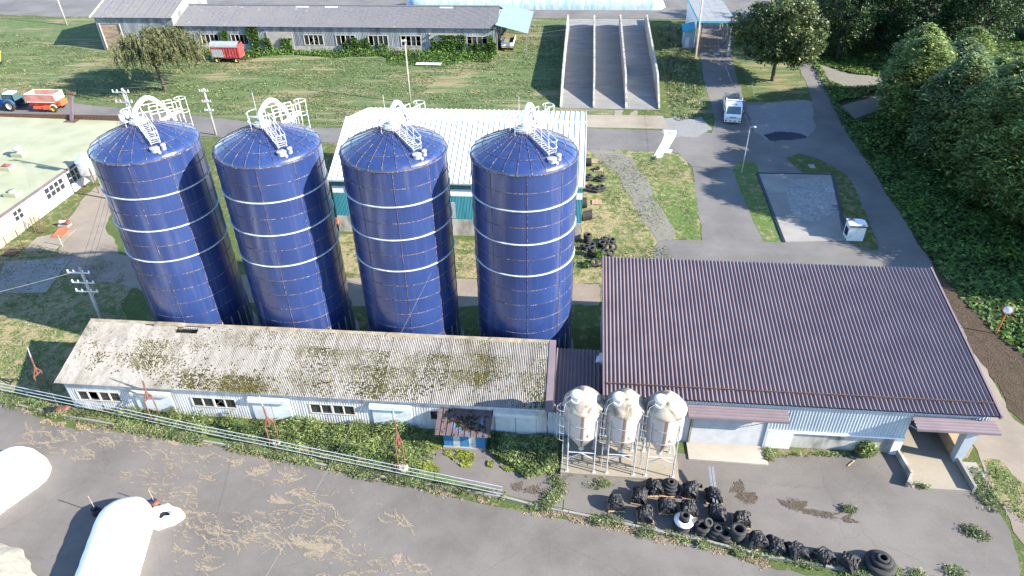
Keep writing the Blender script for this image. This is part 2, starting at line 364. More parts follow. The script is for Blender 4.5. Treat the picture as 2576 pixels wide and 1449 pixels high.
# concrete kerb under the rail fence and along the tyre yard
KERB = P2([(0,1010),(150,1045),(300,1072),(440,1100),(600,1126),(760,1160),(900,1190),(1040,1215),(1260,1251),(1338,1271),(1525,1309.6),(1673,1342),(1770,1362),(1932,1402),(1974,1408),(2172,1444),(2300,1475)])
t = thing('kerb', 'low weathered concrete kerb running beneath the rail fence and past the tyre bundles', 'kerb')
for i in range(len(KERB)-1):
    b_ = B(); a, c = KERB[i], KERB[i+1]; n = max(1, round((c-a).length/2.0))
    for j in range(n):
        p = a+(c-a)*(j+.01)/n; q = a+(c-a)*(j+.99)/n
        bb = B().beam((p.x,p.y,.07),(q.x,q.y,.07),.16,.16); bb.make('kerb_stone', MAT['concrete'], t)
# low pale concrete aprons
def slab(name, poly, z0, z1, mat, k=True):
    o = B().prism([(p[0],p[1]) for p in poly], z0, z1).make(name, mat); return struct(o)
slab('concrete_apron', [(8.8,34.3),(14.3,34.2),(14.3,36),(8.8,36)], .0, .12, MAT['concrete_pale'])
slab('concrete_slab', P2([(14,659),(181,648.5),(116,736.5),(-20,740)]), 0, .07, MAT['concrete'])
slab('concrete_slab', P2([(93,598),(192,578),(135,632.5),(55,634)]), 0, .05, MAT['concrete_warm'])
PADF = P2([(1905,437),(2093,440),(2130,606),(1972,610)])
slab('washing_pad', PADF, 0, .09, MAT['concrete'])
m = N('wet_concrete', .35, 0, .5); m.col(m.ramp(m.noise(2.2,6,dist=1.0), [(.35,(.09,.085,.08)),(.6,(.19,.18,.165))])); MAT['wet'] = m.m
sheet('wet_patch', P2([(1985,452),(2060,446),(2092,470),(2112,520),(2100,545),(2040,558),(1998,545),(1985,515),(1970,478)]), .096, MAT['wet'], .4, .4)
for k in (.34,.66):
    p, q = PADF[0]+(PADF[3]-PADF[0])*k, PADF[1]+(PADF[2]-PADF[1])*k; struct(B().beam((p.x,p.y,.088),(q.x,q.y,.088),.05,.012).make('slab_joint', MAT['blueblack']))
for a, c in ((0,1),(1,2),(0,3)):
    p, q = PADF[a], PADF[c]; struct(B().beam((p.x,p.y,.06),(q.x,q.y,.06),.30,.14).make('drain_channel', MAT['blueblack']))
# bunker floor, rising to the road behind
BK0, BK1 = 102.7, 139.3; BX = [-2.75,2.25,7.15,12.1]
def bz(y): return zt(y)+.03
bb = B(); n = 20
for i in range(n+1):
    y = BK0-.2+(BK1-BK0+5.6)*i/n; z = min(3.03,bz(y))+.02
    bb.v += [(BX[0]-.1,y,z),(BX[3]+.1,y,z)]
    if i: bb.f.append((2*i-2,2*i-1,2*i+1,2*i))
m = N('bunker_concrete', .85, 0, .3); st = m.noise(.9,6,m.pos((.3,1,1)),dist=.6); bgn = m.noise(.13,3)
m.col(m.mix(m.ramp(bgn,[(.35,0.0),(.65,.7)]), m.ramp(st,[(.3,(.13,.13,.128)),(.7,(.23,.225,.215))]), (.17,.16,.135))); MAT['bunker'] = m.m
struct(bb.make('bunker_floor', m.m))
slab('bunker_apron', [(-3.2,BK0-.2),(12.3,BK0-.2),(13.0,95.6),(-3.0,95.6)], 0, .05, MAT['concrete_warm'])
sheet('wet_patch', P2([(1545,278),(1568,278),(1566,300),(1586,286),(1600,278),(1604,290),(1580,305),(1560,316),(1620,318),(1560,322),(1538,312)]), .056, MAT['concrete_warm'], .25, .4)
m = N('bunker_wall', .9, 0, .2); f = m.noise(1.2,6,m.pos((1,1,.35))); m.col(m.ramp(f,[(.25,(.09,.085,.075)),(.45,(.27,.255,.225)),(.7,(.42,.40,.36))])); MAT['bwall'] = m.m
LB = ['outer concrete bunker wall against the mown lawn','concrete bunker wall between the lawn-side lane and the middle lane','concrete bunker wall between the middle lane and the lane by the weighbridge','outer concrete bunker wall on the weighbridge side']
for i, x in enumerate(BX):
    ky = BK0+6.6; ch = 2.75; prof = [(BK0,-.2),(BK0,.45),(ky,bz(ky)+ch),(BK1-1.2,3+ch-.35),(BK1+.3,4.1),(BK1+.3,2.5)]
    vs = [(x-.14,y,z) for y,z in prof]+[(x+.14,y,z) for y,z in prof]; k = len(prof)
    o = B().add(vs, [tuple(range(k)),tuple(range(2*k-1,k-1,-1))]+[(j+1,j,k+j,k+(j+1)) if j+1<k else (0,j,k+j,k) for j in range(k)]).make('bunker_wall', m.m)
    tag(o, LB[i], 'wall', 'bunker silo walls')
# ================================================================== BLUE TOWER SILOS
R, SP, RIM, NR = 3.8, 1.3411, 18.2, 13; BASE = RIM-NR*SP
m = N('blue_glass_enamel', .22, 0, .5); st = m.noise(2.2,5,m.pos((1,1,.05)),dist=.3); big = m.noise(.5,3); rd = m.rand()
c = m.mix(m.ramp(rd,[(0,0.0),(1,.55)]), (.015,.031,.106), (.021,.043,.136)); c = m.mix(m.ramp(st,[(.54,0.0),(.78,.42)]), c, (.085,.085,.115)); c = m.mix(m.ramp(big,[(.3,.25),(.6,0.0)]), c, (.009,.014,.06))
m.col(c); rg = m.ramp(st,[(.3,.16),(.8,.42)]); m.l(rg, m.p.inputs['Roughness']); m.bump(m.noise(.7,2), .05, .03); m.p.inputs['Coat Weight'].default_value = .5; m.p.inputs['Coat Roughness'].default_value = .28; MAT['blue'] = m.m
m = N('bolted_seam', .6, .2, .4); vz = m.n('ShaderNodeTexVoronoi', Scale=6.5); m.l(m.pos(), vz.inputs['Vector'])
m.col(m.mix(m.ramp(vz.outputs['Distance'],[(.30,1.0),(.42,0.0)]), m.ramp(m.noise(1.2,3),[(.4,(.03,.035,.09)),(.65,(.12,.09,.08))]), m.ramp(m.noise(4,3),[(.4,(.22,.22,.22)),(.62,(.17,.10,.06))]))); MAT['seam'] = m.m
MAT['band'] = plain('white_band', (.5,.52,.54), .45, .1, .3, 3)
NS = 9; A = 2*math.pi/NS; OFF = math.radians(12)
pan = B().lathe([(R+.012,.012),(R+.012,SP-.012)], 10, a0=.0035, a1=A-.0035).mesh('panel', MAT['blue'], True)
base_me = B().lathe([(R+.35,-.1),(R+.35,.45),(R+.1,.5),(R-.02,.55),(R-.02,BASE+.05)], 40).mesh('foundation', MAT['concrete'])
core_me = B().lathe([(R-.03,BASE-.1),(R-.03,RIM)], 48).mesh('shell_lining', MAT['blueblack'], True)
bb = B()
for k in range(0,NR+1): bb.lathe([(R+.008,BASE+k*SP-.028),(R+.034,BASE+k*SP-.028),(R+.034,BASE+k*SP+.028),(R+.008,BASE+k*SP+.028)], 72)
hseam = bb.mesh('ring_seam', MAT['seam'])
bb = B()
for k in range(NS):
    a = k*A; e = Vector((math.cos(a),math.sin(a),0)); tt = Vector((-e.y,e.x,0))
    p, q = e*(R+.018), e*(R+.018)
    bb.beam((p.x,p.y,BASE+.02),(q.x,q.y,RIM-.02),.04,.034,up=tt)
vseam = bb.mesh('vertical_seam', MAT['seam'])
band_me = B().lathe([(R+.02,-.035),(R+.10,-.035),(R+.10,.028),(R+.02,.035)], 72).mesh('stiffening_band', MAT['band'], False)
post_me = B().beam((R+.06,0,.45),(R+.06,0,3.35),.09,.07,up=(1,0,0)).mesh('base_post', MAT['galv_dull'])
PROF = [(3.84,-.05),(3.84,.05),(3.78,.20),(3.62,.36),(3.38,.50),(2.95,.70)]; PROF2 = [(2.95,.70),(1.7,1.22),(.5,1.66)]
NW = 24; AW = 2*math.pi/NW
def wedge(prof, nm): return B().lathe(prof, 4, a0=.004, a1=AW-.004).mesh(nm, MAT['blue'], True)
w_out, w_in = wedge(PROF,'roof_panel'), wedge(PROF2,'roof_panel')
bb = B()
for k in range(NW):
    a = k*AW; pts = [((r+.012)*math.cos(a),(r+.012)*math.sin(a),z+.014) for r,z in PROF+PROF2[1:]]
    for i in range(len(pts)-1): bb.beam(pts[i],pts[i+1],.035,.03)
bb.lathe([(2.93,.735),(2.97,.715)], 48); bb.lathe([(3.86,-.07),(3.88,.0),(3.85,.03)], 64)
rseam = bb.mesh('roof_seam', MAT['seam'])
deck = B().lathe([(3.8,-.1),(3.7,.15),(3.3,.42),(2.9,.62),(.5,1.58),(.02,1.6)], 32).mesh('roof_lining', MAT['blueblack'])
WP = MAT['gearwhite'] = plain('weathered_white_paint', (.66,.67,.68), .5, .05, .22, 4)
def arcpts(p0, p1, h, n=14):
    p0, p1 = Vector(p0), Vector(p1); return [p0+(p1-p0)*(i/n)+Vector((0,0,h*math.sin(math.pi*i/n))) for i in range(n+1)]
def make_silo():
    s = thing('tower_silo', '', 'silo')
    inst('foundation', base_me, s); inst('shell_lining', core_me, s); inst('ring_seam', hseam, s); inst('vertical_seam', vseam, s)
    for k in range(28): inst('base_post', post_me, s, None, 2*math.pi*k/28)
    for r in range(NR):
        for k in range(NS): inst('panel', pan, s, (0,0,BASE+r*SP), k*A)
    for k in (2,4,6): inst('stiffening_band', band_me, s, (0,0,RIM-k*SP))
    rf = inst('roof', deck, s, (0,0,RIM))
    for k in range(NW): inst('roof_panel', w_out, rf, None, k*AW); inst('roof_panel', w_in, rf, None, k*AW)
    inst('roof_seam', rseam, rf)
    z0 = RIM+1.62
    B().lathe([(.62,-.08),(.62,.12),(.5,.16),(.5,.3),(.02,.32)], 18).make('centre_collar', MAT['galv_dull'], s, loc=(0,0,z0))
    d = Vector((.12,.99,0)); e = Vector((-.99,.12,0))
    pts = [Vector((0,0,z0+.2)),Vector((0,0,z0+.9))]+arcpts(Vector((0,0,z0+.9))+d*.05, d*3.95+Vector((0,0,RIM+.35)), 1.3, 16)+[d*4.05+Vector((0,0,RIM-2.5)),d*4.05+Vector((0,0,1.0))]
    B().tube(pts, .17, 12).make('fill_pipe', WP, s, True)
    bb = B()
    for i in range(5,16,3): B().tube([pts[i]+(pts[i]-pts[i+1]).normalized()*.05,pts[i]+(pts[i+1]-pts[i]).normalized()*.05], .20, 12).make('pipe_collar', MAT['galv'], s)
    B().tube([(-.35,.25,z0),(-.35,.25,z0+2.3)], .022, 5).make('lightning_rod', MAT['galv'], s)
    B().box(-.22,.22,.35,3.6,0,.06).make('platform', WP, s, loc=(.45,.1,RIM+1.1), rz=-.2)
    bb = B(); q0, q1 = Vector((.75,.6,RIM+1.45)), Vector((1.45,3.6,RIM+.85))
    for off in (Vector((0,0,0)), Vector((-.8,.3,0))):
        for h in (.55,1.1): bb.tube([q0+off+Vector((0,0,h)), q1+off+Vector((0,0,h))], .024, 5)
        for i in range(5):
            p = q0+off+(q1-q0)*i/4; bb.tube([p-Vector((0,0,.35)), p+Vector((0,0,1.1))], .022, 5)
    for h in (.5,1.05): bb.tube([Vector((-.95*math.cos(a),-.95*math.sin(a)*.9,RIM+1.5+h)) for a in [i*math.pi/10-.9 for i in range(12)]], .024, 5)
    for i in range(0,12,3): a = i*math.pi/10-.9; bb.tube([(-.95*math.cos(a),-.95*math.sin(a)*.9,RIM+1.35),(-.95*math.cos(a),-.95*math.sin(a)*.9,RIM+2.55)], .022, 5)
    bb.make('railing', WP, s)
    bb = B(); lc = Vector((1.35,3.95,0))
    for h in (.85,-.2,-1.4,-2.7,-4,-5.2,-6.4,-7.6,-8.8,-10,-11.2):
        bb.tube([lc+Vector((.42*math.cos(a),.42*math.sin(a),RIM+1.2+h)) for a in [i*2*math.pi/12 for i in range(12)]], .022, 5, True)
    for a in (.2,2.2,4.2): bb.tube([lc+Vector((.42*math.cos(a),.42*math.sin(a),RIM-10)), lc+Vector((.42*math.cos(a),.42*math.sin(a),RIM+2.05))], .018, 4)
    bb.make('ladder_cage', WP, s)
    # stair from the centre down the dome to the hatch at the front right
    sd = Vector((.72,-.69,0)); sn = Vector((.69,.72,0)); p0 = sd*.75+Vector((0,0,RIM+1.75)); p1 = sd*3.05+Vector((0,0,RIM+.92))
    bb = B()
    for o in (-.28,.28): bb.beam(p0+sn*o, p1+sn*o, .05, .09)
    for i in range(12):
        p = p0+(p1-p0)*(i+.5)/12; bb.beam(p-sn*.28, p+sn*.28, .10, .03)
    st_ = bb.make('stair', MAT['galv_dull'], s); bb = B()
    for o in (-.32,.32):
        for h in (.5,.95): bb.tube([p0+sn*o+Vector((0,0,h)), p1+sn*o+Vector((0,0,h))], .016, 5)
        for i in range(4):
            p = p0+(p1-p0)*i/3+sn*o; bb.tube([p, p+Vector((0,0,.95))], .016, 5)
    for h in (.5,.95):
        bb.tube([p1+Vector((0,0,h))+sn*(.32*math.cos(a))+sd*(.3*math.sin(a)) for a in [i*math.pi/8 for i in range(9)]], .016, 5)
    bb.make('stair_rail', WP, st_)
    h0 = sd*3.3+Vector((0,0,RIM+.55))
    B().lathe([(.30,-.1),(.30,.12),(.34,.13),(.34,.2),(.02,.23)], 16).make('hatch', MAT['galv_dull'], s, loc=h0-sn*.25)
    B().lathe([(.17,-.1),(.17,.2),(.2,.22),(.16,.33),(.02,.36)], 12).make('vent', MAT['galv'], s, True, loc=h0+sn*.35)
    B().lathe([(.02,-.12),(.12,-.05),(.13,.05),(.08,.13),(.02,.15)], 10).make('vent_ball', MAT['galv'], s, True, loc=h0-sn*.1+sd*.32-Vector((0,0,.12)))
    return s
s0 = make_silo(); s0.location = (-32.04,45.6,0); 
SL = ['blue bolted-panel tower silo standing beside the small grey feed hopper, farthest from the purple-roofed barn',
      'blue bolted-panel tower silo, third from the purple-roofed barn', 'blue bolted-panel tower silo, second from the purple-roofed barn',
      'blue bolted-panel tower silo nearest the purple-roofed barn']
s0['label'] = SL[0]; s0['group'] = 'blue tower silos behind the mossy shed'
for i, x in enumerate((-22.61,-13.18,-3.75)): dup(s0, (x,45.6,0), (-.02,.03,-.04)[i], SL[i+1])
s0.rotation_euler = (0,0,.02)
# ================================================================== MOSSY SHED in front of the silos
def wave_sheet(Lx, Ly, pitch, amp, seg=4, name='roof_sheet', mat=None, thick=True):
    """corrugated sheet, waves across x, length along y, origin at its lower left corner"""
    n = int(round(Lx/pitch*seg)); b_ = B()
    for i in range(n+1):
        x = Lx*i/n; z = amp*math.cos(2*math.pi*x/pitch); b_.v += [(x,0,z),(x,Ly,z)]
        if i: b_.f.append((2*i-2,2*i,2*i+1,2*i-1))
    return b_.mesh(name, mat)
m = N('mossy_slate', .9, 0, .2); pz = m.pos(); sx = m.n('ShaderNodeSeparateXYZ'); m.l(pz, sx.inputs[0])
f = m.noise(1.6,6,rough=.7); f2 = m.noise(.22,3); f3 = m.noise(5,5,rough=.8)
c = m.ramp(f3,[(.3,(.145,.138,.128)),(.7,(.33,.315,.295))]); c = m.mix(m.ramp(m.noise(2.0,4,m.pos((1,.12,1))),[(.45,0.0),(.72,.6)]), c, (.10,.09,.075))
mo = m.math('ADD', f3, m.math('MULTIPLY', m.math('SUBTRACT', f2, .5), 1.1))
c = m.mix(m.ramp(mo,[(.58,0.0),(.70,.8)]), c, m.ramp(f,[(.35,(.035,.033,.008)),(.7,(.075,.068,.016))])); m.col(c); m.bump(f3,.5,.03); MAT['slate'] = m.m
m = N('clean_slate', .9, 0, .2); f3 = m.noise(5,5,rough=.8); m.col(m.ramp(f3,[(.3,(.26,.235,.2)),(.7,(.5,.46,.41))])); MAT['slate_clean'] = m.m
EY, EZ, RY, RZ = 35.45, 3.0, 41.2, 4.6; SL_ = math.atan2(RZ-EZ, RY-EY); RL = math.hypot(RY-EY, RZ-EZ); X0, X1 = -38.85, -1.35
shed = thing('mossy_shed', 'long low white shed with mossy corrugated roof at the foot of the blue silos', 'shed')
m = N('shed_wall', .85, 0, .25); f = m.noise(1.4,6,m.pos((1.2,1,.25))); v = m.noise(.5,5,dist=1.5)
m.col(m.mix(m.ramp(v,[(.5,0.0),(.7,.55)]), m.ramp(f,[(.3,(.29,.29,.29)),(.65,(.47,.47,.465))]), (.17,.16,.15)))
wv = m.n('ShaderNodeTexWave', Scale=1.55); m.l(m.pos(), wv.inputs['Vector']); m.bump(wv.outputs['Fac'], .6, .03); MAT['shedwall'] = m.m
WIN = [(-37.75,-34.25,1.08,1.93,4),(-28.5,-25.0,1.08,1.93,4),(-19.22,-15.75,1.08,1.93,4),(-10.05,-9.45,1.1,1.93,1)]
def wall_y(name, mat, par, y, x0, x1, z0, z1, holes, th=.12, back=1):
    xs = sorted(set([x0,x1]+[h[0] for h in holes]+[h[1] for h in holes]))
    b_ = B(); ya, yb = (y, y+th) if back > 0 else (y-th, y)
    for i in range(len(xs)-1):
        a, c = xs[i], xs[i+1]; hs = [h for h in holes if h[0] <= a+1e-6 and h[1] >= c-1e-6]
        zz = [z0]
        for h in sorted(hs, key=lambda h: h[2]): zz += [h[2],h[3]]
        zz.append(z1)
        for j in range(0,len(zz),2):
            if zz[j+1]-zz[j] > .01: b_.box(a,c,ya,yb,zz[j],zz[j+1])
    return b_.make(name, mat, par)
wall_y('front_wall', MAT['shedwall'], shed, 35.8, -38.5, -1.4, 0, 3.06, WIN)
B().box(-38.5,-1.4,41.0,41.1,0,4.45).make('rear_wall', MAT['shedwall'], shed); B().box(-38.3,-1.6,40.93,40.97,0,4.3).make('hole_shade_backing', MAT['dark'], shed)  # dark backing added so the rear wall looks unlit through the roof holes
for x in (-38.5,-1.5):
    B().add([(x,35.93,0),(x,40.99,0),(x,40.99,4.42),(x,35.93,3.02),(x+.1,35.93,0),(x+.1,40.99,0),(x+.1,40.99,4.42),(x+.1,35.93,3.02)],[(3,2,1,0),(4,5,6,7),(0,1,5,4),(1,2,6,5),(2,3,7,6),(3,0,4,7)]).make('end_wall', MAT['shedwall'], shed)
MAT['frame'] = plain('cream_window_frame', (.40,.37,.32), .7, 0, .25, 5)
for x0,x1,z0,z1,n in WIN:
    wn = B().box(x0,x1,35.74,35.9,z0-.08,z0).make('window_sill', MAT['frame'], shed)
    bb = B().box(x0-.04,x0+.05,35.76,35.88,z0,z1); bb.box(x1-.05,x1+.04,35.76,35.88,z0,z1); bb.box(x0,x1,35.76,35.88,z1,z1+.06)
    fr = bb.make('window_frame', MAT['frame'], shed)
    for k in range(1,n): B().box(x0+(x1-x0)*k/n-(.07 if k==2 else .04),x0+(x1-x0)*k/n+(.07 if k==2 else .04),35.77,35.86,z0,z1).make('mullion', MAT['frame'], fr)
    for k in range(n):
        if (k,x0) in ((1,-37.75),(2,-28.5)): continue
        a, c = x0+(x1-x0)*k/n, x0+(x1-x0)*(k+1)/n; B().box(a+.08,c-.08,35.84,35.85,z0+.02,z1-.02).make('pane', MAT['glass'], fr)
    if n == 4:
        k = 2 if x0 < -30 or x0 < -25 else 1; a, c = x0+(x1-x0)*k/n, x0+(x1-x0)*(k+1)/n
        bb = B().beam((a,35.95,z0),(c,35.95,z1),.05); bb.beam((a,35.98,z1),(c,35.98,z0),.05); bb.make('brace', MAT['old_timber'], fr)
MAT['door'] = plain('pale_sliding_door', (.44,.465,.46), .7, 0, .2, .9)
for x0, x1 in ((-33.0,-30.05),(-23.7,-20.75),(-14.4,-11.42),(-5.18,-2.2)):
    xm = (x0+x1)/2
    for a, c in ((x0,xm-.03),(xm+.03,x1)): B().box(a,c,35.70,35.79,.08,1.98).make('sliding_door', MAT['door'], shed)
    B().box(xm-.03,xm+.03,35.72,35.78,.08,1.98).make('door_gap', MAT['old_timber'], shed)
    B().add([(x0-.1,35.45,2.05),(x1+.08,35.45,2.05),(x1+.08,35.8,2.12),(x0-.1,35.8,2.12),(x0-.1,35.45,2.35),(x1+.08,35.45,2.35),(x1+.08,35.8,2.5),(x0-.1,35.8,2.5)],[(3,2,1,0),(4,5,6,7),(0,1,5,4),(1,2,6,5),(2,3,7,6),(3,0,4,7)]).make('door_canopy', MAT['frame'] if x0 < -30 else MAT['door'], shed)
# roof: four courses of corrugated sheets, each its own piece
NC = 40; SW = (X1-X0)/NC; COURSE = RL/4
sm = wave_sheet(SW+.06, COURSE+.14, .13, .042, 4, 'roof_sheet', MAT['slate']); short = wave_sheet(SW+.06, COURSE-.85, .13, .042, 4, 'roof_sheet', MAT['slate']); short2 = wave_sheet(SW+.06, COURSE-.35, .13, .042, 4, 'roof_sheet', MAT['slate'])
roof = bpy.data.objects.new('roof', None); C.objects.link(roof); roof.parent = shed; roof.location = (X0,EY,EZ); roof.rotation_euler = (SL_,0,0)
for j in range(4):
    for i in range(NC):
        me = sm
        if j == 3 and i in (8,9): me = short
        if j == 3 and i in (5,): me = short2
        if j == 3 and i == 10: me = short2
        o = inst('roof_sheet', me, roof, (i*SW, j*COURSE-.02, j*.012+(i%2)*.006+random.uniform(-.004,.004))); o.rotation_euler = (-.008,0,random.uniform(-.003,.003))
for k in range(7):
    y = .2+k*(RL-.3)/6; B().box(0,X1-X0,y-.04,y+.04,-.16,-.07).make('purlin', MAT['rust'] if k > 4 else MAT['old_timber'], roof)
B().box(.3,X1-X0-.3,.3,RL-.3,-2.2,-2.15).make('hole_shade_sheet', plain('unlit_black', (.004,.004,.004), 1.0, 0, .2, 1, 0.0), roof)  # added black sheet, its colour stands for the unlit inside below the roof holes
m = N('ridge_cap', .85, 0, .2); m.col(m.ramp(m.noise(1.5,5),[(.3,(.15,.12,.08)),(.7,(.28,.235,.17))])); MAT['ridge'] = m.m
bb = B(); nx = 12
for k in range(nx):
    a, c = k*(X1-X0)/nx, (k+1)*(X1-X0)/nx; B().add([(a,RL-.18,.05),(c,RL-.18,.05),(c,RL+.06,.10),(a,RL+.06,.10),(a,RL+.07,-.15),(c,RL+.07,-.15)],[(0,1,2,3),(3,2,5,4)]).make('ridge_cap', m.m, roof)
for u0 in (-32.0,-22.7,-13.0,-4.9):
    bb = B(); x = u0-X0
    for i in range(9):
        xx = x-1.35+2.7*i/8; h = .10+.16*math.sin(math.pi*i/8)**.5*(1-.35*math.sin(math.pi*i/8))
        bb.v += [(xx,RL-.30,.05),(xx,RL+.02,h),(xx,RL+.12,-.1)]
        if i: bb.f += [(3*i-3,3*i,3*i+1,3*i-2),(3*i-2,3*i+1,3*i+2,3*i-1)]
    bb.make('silo_flashing', m.m, roof)
# moss cushions on the sheets
n = 26000; P = np.column_stack([RNG.uniform(.3,X1-X0-.3,n), RNG.uniform(.1,RL-.2,n), np.full(n,.03)])
dn = vnoise(P[:,0]*.16+3, P[:,1]*.35)+.35*(vnoise(P[:,0]*.9, P[:,1]*1.1)-.5)+np.where(P[:,1] > RL*.72,-.22,.05)-np.where((P[:,0] < 5),.15,0)-np.where(P[:,0] > 33,.15,0)
P = P[dn+RNG.normal(size=n)*.16 > .62]; P[:,0] = np.round(P[:,0]/.13)*.13+.065
V = []; Fq = []
base = np.array([(math.cos(a),math.sin(a)*1.2,0) for a in [i*2*math.pi/5 for i in range(5)]]+[(0,0,.55)])
sz = RNG.uniform(.03,.075,len(P)); V = (P[:,None,:]+base[None]*sz[:,None,None]*RNG.uniform(.7,1.3,(len(P),6,1))).reshape(-1,3)
Fq = (np.arange(len(P))[:,None,None]*6+np.array([(i,(i+1)%5,5) for i in range(5)])[None]).reshape(-1,3)
m = N('moss', .95, 0, .1); m.col(m.ramp(m.isl(),[(0,(.025,.024,.006)),(.5,(.055,.05,.011)),(1,(.10,.09,.022))])); MAT['moss'] = m.m
o = inst('moss', bigmesh('moss', V, Fq, m.m), roof); o['kind'] = 'stuff'
# ================================================================== LINK ROOF and PURPLE BARN
m = N('purple_coated_steel', .38, .0, .5); f = m.noise(.5,4); c = m.ramp(f,[(.3,(.112,.084,.092)),(.7,(.146,.112,.119))]); m.col(c); MAT['purple'] = m.m
MAT['purple_pale'] = plain('faded_purple_steel', (.155,.12,.13), .5, 0, .15, 1)
def fold(pitch, Lr, name='roof_fold', mat=None):
    prof = [(0,0),(pitch*.04,0),(pitch*.46,.128),(pitch*.54,.128),(pitch*.96,0),(pitch,0)]
    b_ = B()
    for i,(x,z) in enumerate(prof):
        b_.v += [(x,0,z),(x,Lr,z)]
        if i: b_.f.append((2*i-2,2*i,2*i+1,2*i-1))
    return b_.mesh(name, mat)
barn = thing('purple_barn', 'large barn with ribbed purple folded-steel roof and pale blue corrugated front', 'barn')
px0, px1, pe, pz0, pr_, pz1 = 2.6, 28.75, 35.62, 4.5, 49.55, 7.15; NF = 90; fp = (px1-px0)/NF; psl = math.atan2(pz1-pz0,pr_-pe); pL = math.hypot(pr_-pe,pz1-pz0)
fm = fold(fp, pL, 'roof_fold', MAT['purple'])
pr = bpy.data.objects.new('roof', None); C.objects.link(pr); pr.parent = barn; pr.location = (px0,pe,pz0); pr.rotation_euler = (psl,0,0)
for i in range(NF): inst('roof_fold', fm, pr, (i*fp,0,random.uniform(-.003,.003)))
B().box(-.02,px1-px0+.02,.05,pL-.05,-.12,-.03).make('roof_underside', MAT['blueblack'], pr)
B().box(px1-px0,px1-px0+.14,-.05,pL+.05,-.18,.17).make('verge_flashing', MAT['purple_pale'], pr)
B().box(-.12,.0,-.05,pL+.05,-.3,.16).make('verge_flashing', MAT['purple_pale'], pr)
bb = B(); bb.tube([(.1,1.0,.25),(px1-px0-.1,1.0,.25)],.028,6); bb.tube([(.1,1.0,.20),(px1-px0-.1,1.0,.20)],.02,6); sg = bb.make('snow_guard', MAT['rust'], pr)
for i in range(26): B().box(.3+i*1.0,.36+i*1.0,.93,1.07,.1,.25).make('snow_guard_clip', MAT['rust'], sg)
m = N('pale_blue_corrugated', .55, .1, .4); wv = m.n('ShaderNodeTexWave', Scale=2.4); m.l(m.pos(), wv.inputs['Vector']); f = m.noise(.8,4,m.pos((1,1,.3)))
m.col(m.ramp(f,[(.3,(.29,.33,.37)),(.7,(.39,.43,.46))])); MAT['pblue'] = m.m
def corr_wall(name, mat, par, x0, x1, y, z0, z1, pitch=.21, amp=.03):
    n = int((x1-x0)/pitch*4); b_ = B()
    for i in range(n+1):
        x = x0+(x1-x0)*i/n; yy = y-amp*math.cos(2*math.pi*x/pitch); b_.v += [(x,yy,z0),(x,yy,z1)]
        if i: b_.f.append((2*i-2,2*i,2*i+1,2*i-1))
    return b_.make(name, mat, par)
corr_wall('front_wall', MAT['pblue'], barn, 14.35, 23.6, 36.0, 1.7, 4.46); corr_wall('front_wall', MAT['pblue'], barn, 2.7, 8.85, 36.0, 0, 4.46); corr_wall('front_wall', MAT['pblue'], barn, 8.85, 14.35, 36.0, 2.75, 4.46)
corr_wall('front_wall', MAT['pblue'], barn, 23.6, 28.5, 36.1, 3.3, 4.46)
B().box(14.35,23.62,35.86,36.04,1.62,1.76).make('wall_ledge', MAT['white'], barn)
B().box(14.35,16.1,35.9,36.1,0,1.62).make('plinth', MAT['white'], barn); B().box(23.0,23.62,35.9,36.1,0,1.62).make('plinth', MAT['white'], barn); B().box(16.1,23.0,36.08,36.3,0,1.62).make('concrete_base', MAT['bwall'], barn)
B().box(2.7,2.8,36.1,49.3,0,4.6).make('side_wall', MAT['pblue'], barn)
B().add([(2.7,36.1,4.6),(2.8,36.1,4.6),(2.8,49.3,4.6),(2.7,49.3,4.6),(2.7,36.1,4.45),(2.8,36.1,4.45),(2.8,49.3,6.95),(2.7,49.3,6.95)],[(4,5,6,7),(0,4,7,3),(1,2,6,5),(2,3,7,6),(0,1,5,4)]).make('side_gable', MAT['pblue'], barn)
B().box(28.4,28.5,38.5,49.3,0,4.6).make('side_wall', MAT['pblue'], barn); B().box(2.7,28.5,49.3,49.4,0,6.95).make('rear_wall', MAT['pblue'], barn)
B().box(23.65,28.4,47,47.1,0,4.4).make('inner_wall', MAT['dark'], barn)
bb = B()
for k in range(26): bb.add([(9.0,35.94,.1+k*.105),(14.15,35.94,.1+k*.105),(14.15,35.90,.15+k*.105),(9.0,35.90,.15+k*.105),(14.15,35.94,.2+k*.105),(9.0,35.94,.2+k*.105)],[(0,1,2,3),(3,2,4,5)])
MAT['shutter'] = plain('grey_shutter', (.33,.33,.325), .55, .1, .15, 1.5); bb.make('roller_shutter', MAT['shutter'], barn)
for x in (8.88,14.15): B().box(x,x+.14,35.84,36.02,.1,2.9).make('shutter_post', MAT['old_timber'] if x < 10 else MAT['pblue'], barn)
def awning(x0, x1, yo, zi, zo):
    o = bpy.data.objects.new('awning', None); C.objects.link(o); o.parent = barn
    b_ = B(); n = 4; d = Vector((0, yo-36.0, zo-zi))
    for k in range(n):
        a = Vector((0,36.0,zi))+d*k/n; c = Vector((0,36.0,zi))+d*(k+1)/n; q = [(a,0),(a+(c-a)*.28,.09),(a+(c-a)*.72,.09),(c,0)]
        bb = B()
        for i,(p,h) in enumerate(q):
            bb.v += [(x0,p.y,p.z+h),(x1,p.y,p.z+h)]
            if i: bb.f.append((2*i-2,2*i,2*i+1,2*i-1))
        bb.make('awning_fold', MAT['purple_pale'], o)
    B().box(x0,x1,yo-.06,yo,zo-.12,zo+.06).make('gutter', MAT['purple_pale'], o)
    for x in (x0+.05,x1-.11): B().beam((x,35.98,zo-.6),(x,yo+.05,zo-.05),.06).make('awning_bracket', MAT['galv_dull'], o)
awning(8.45,15.25,35.15,3.75,3.42); awning(23.5,28.85,34.95,3.75,3.62)
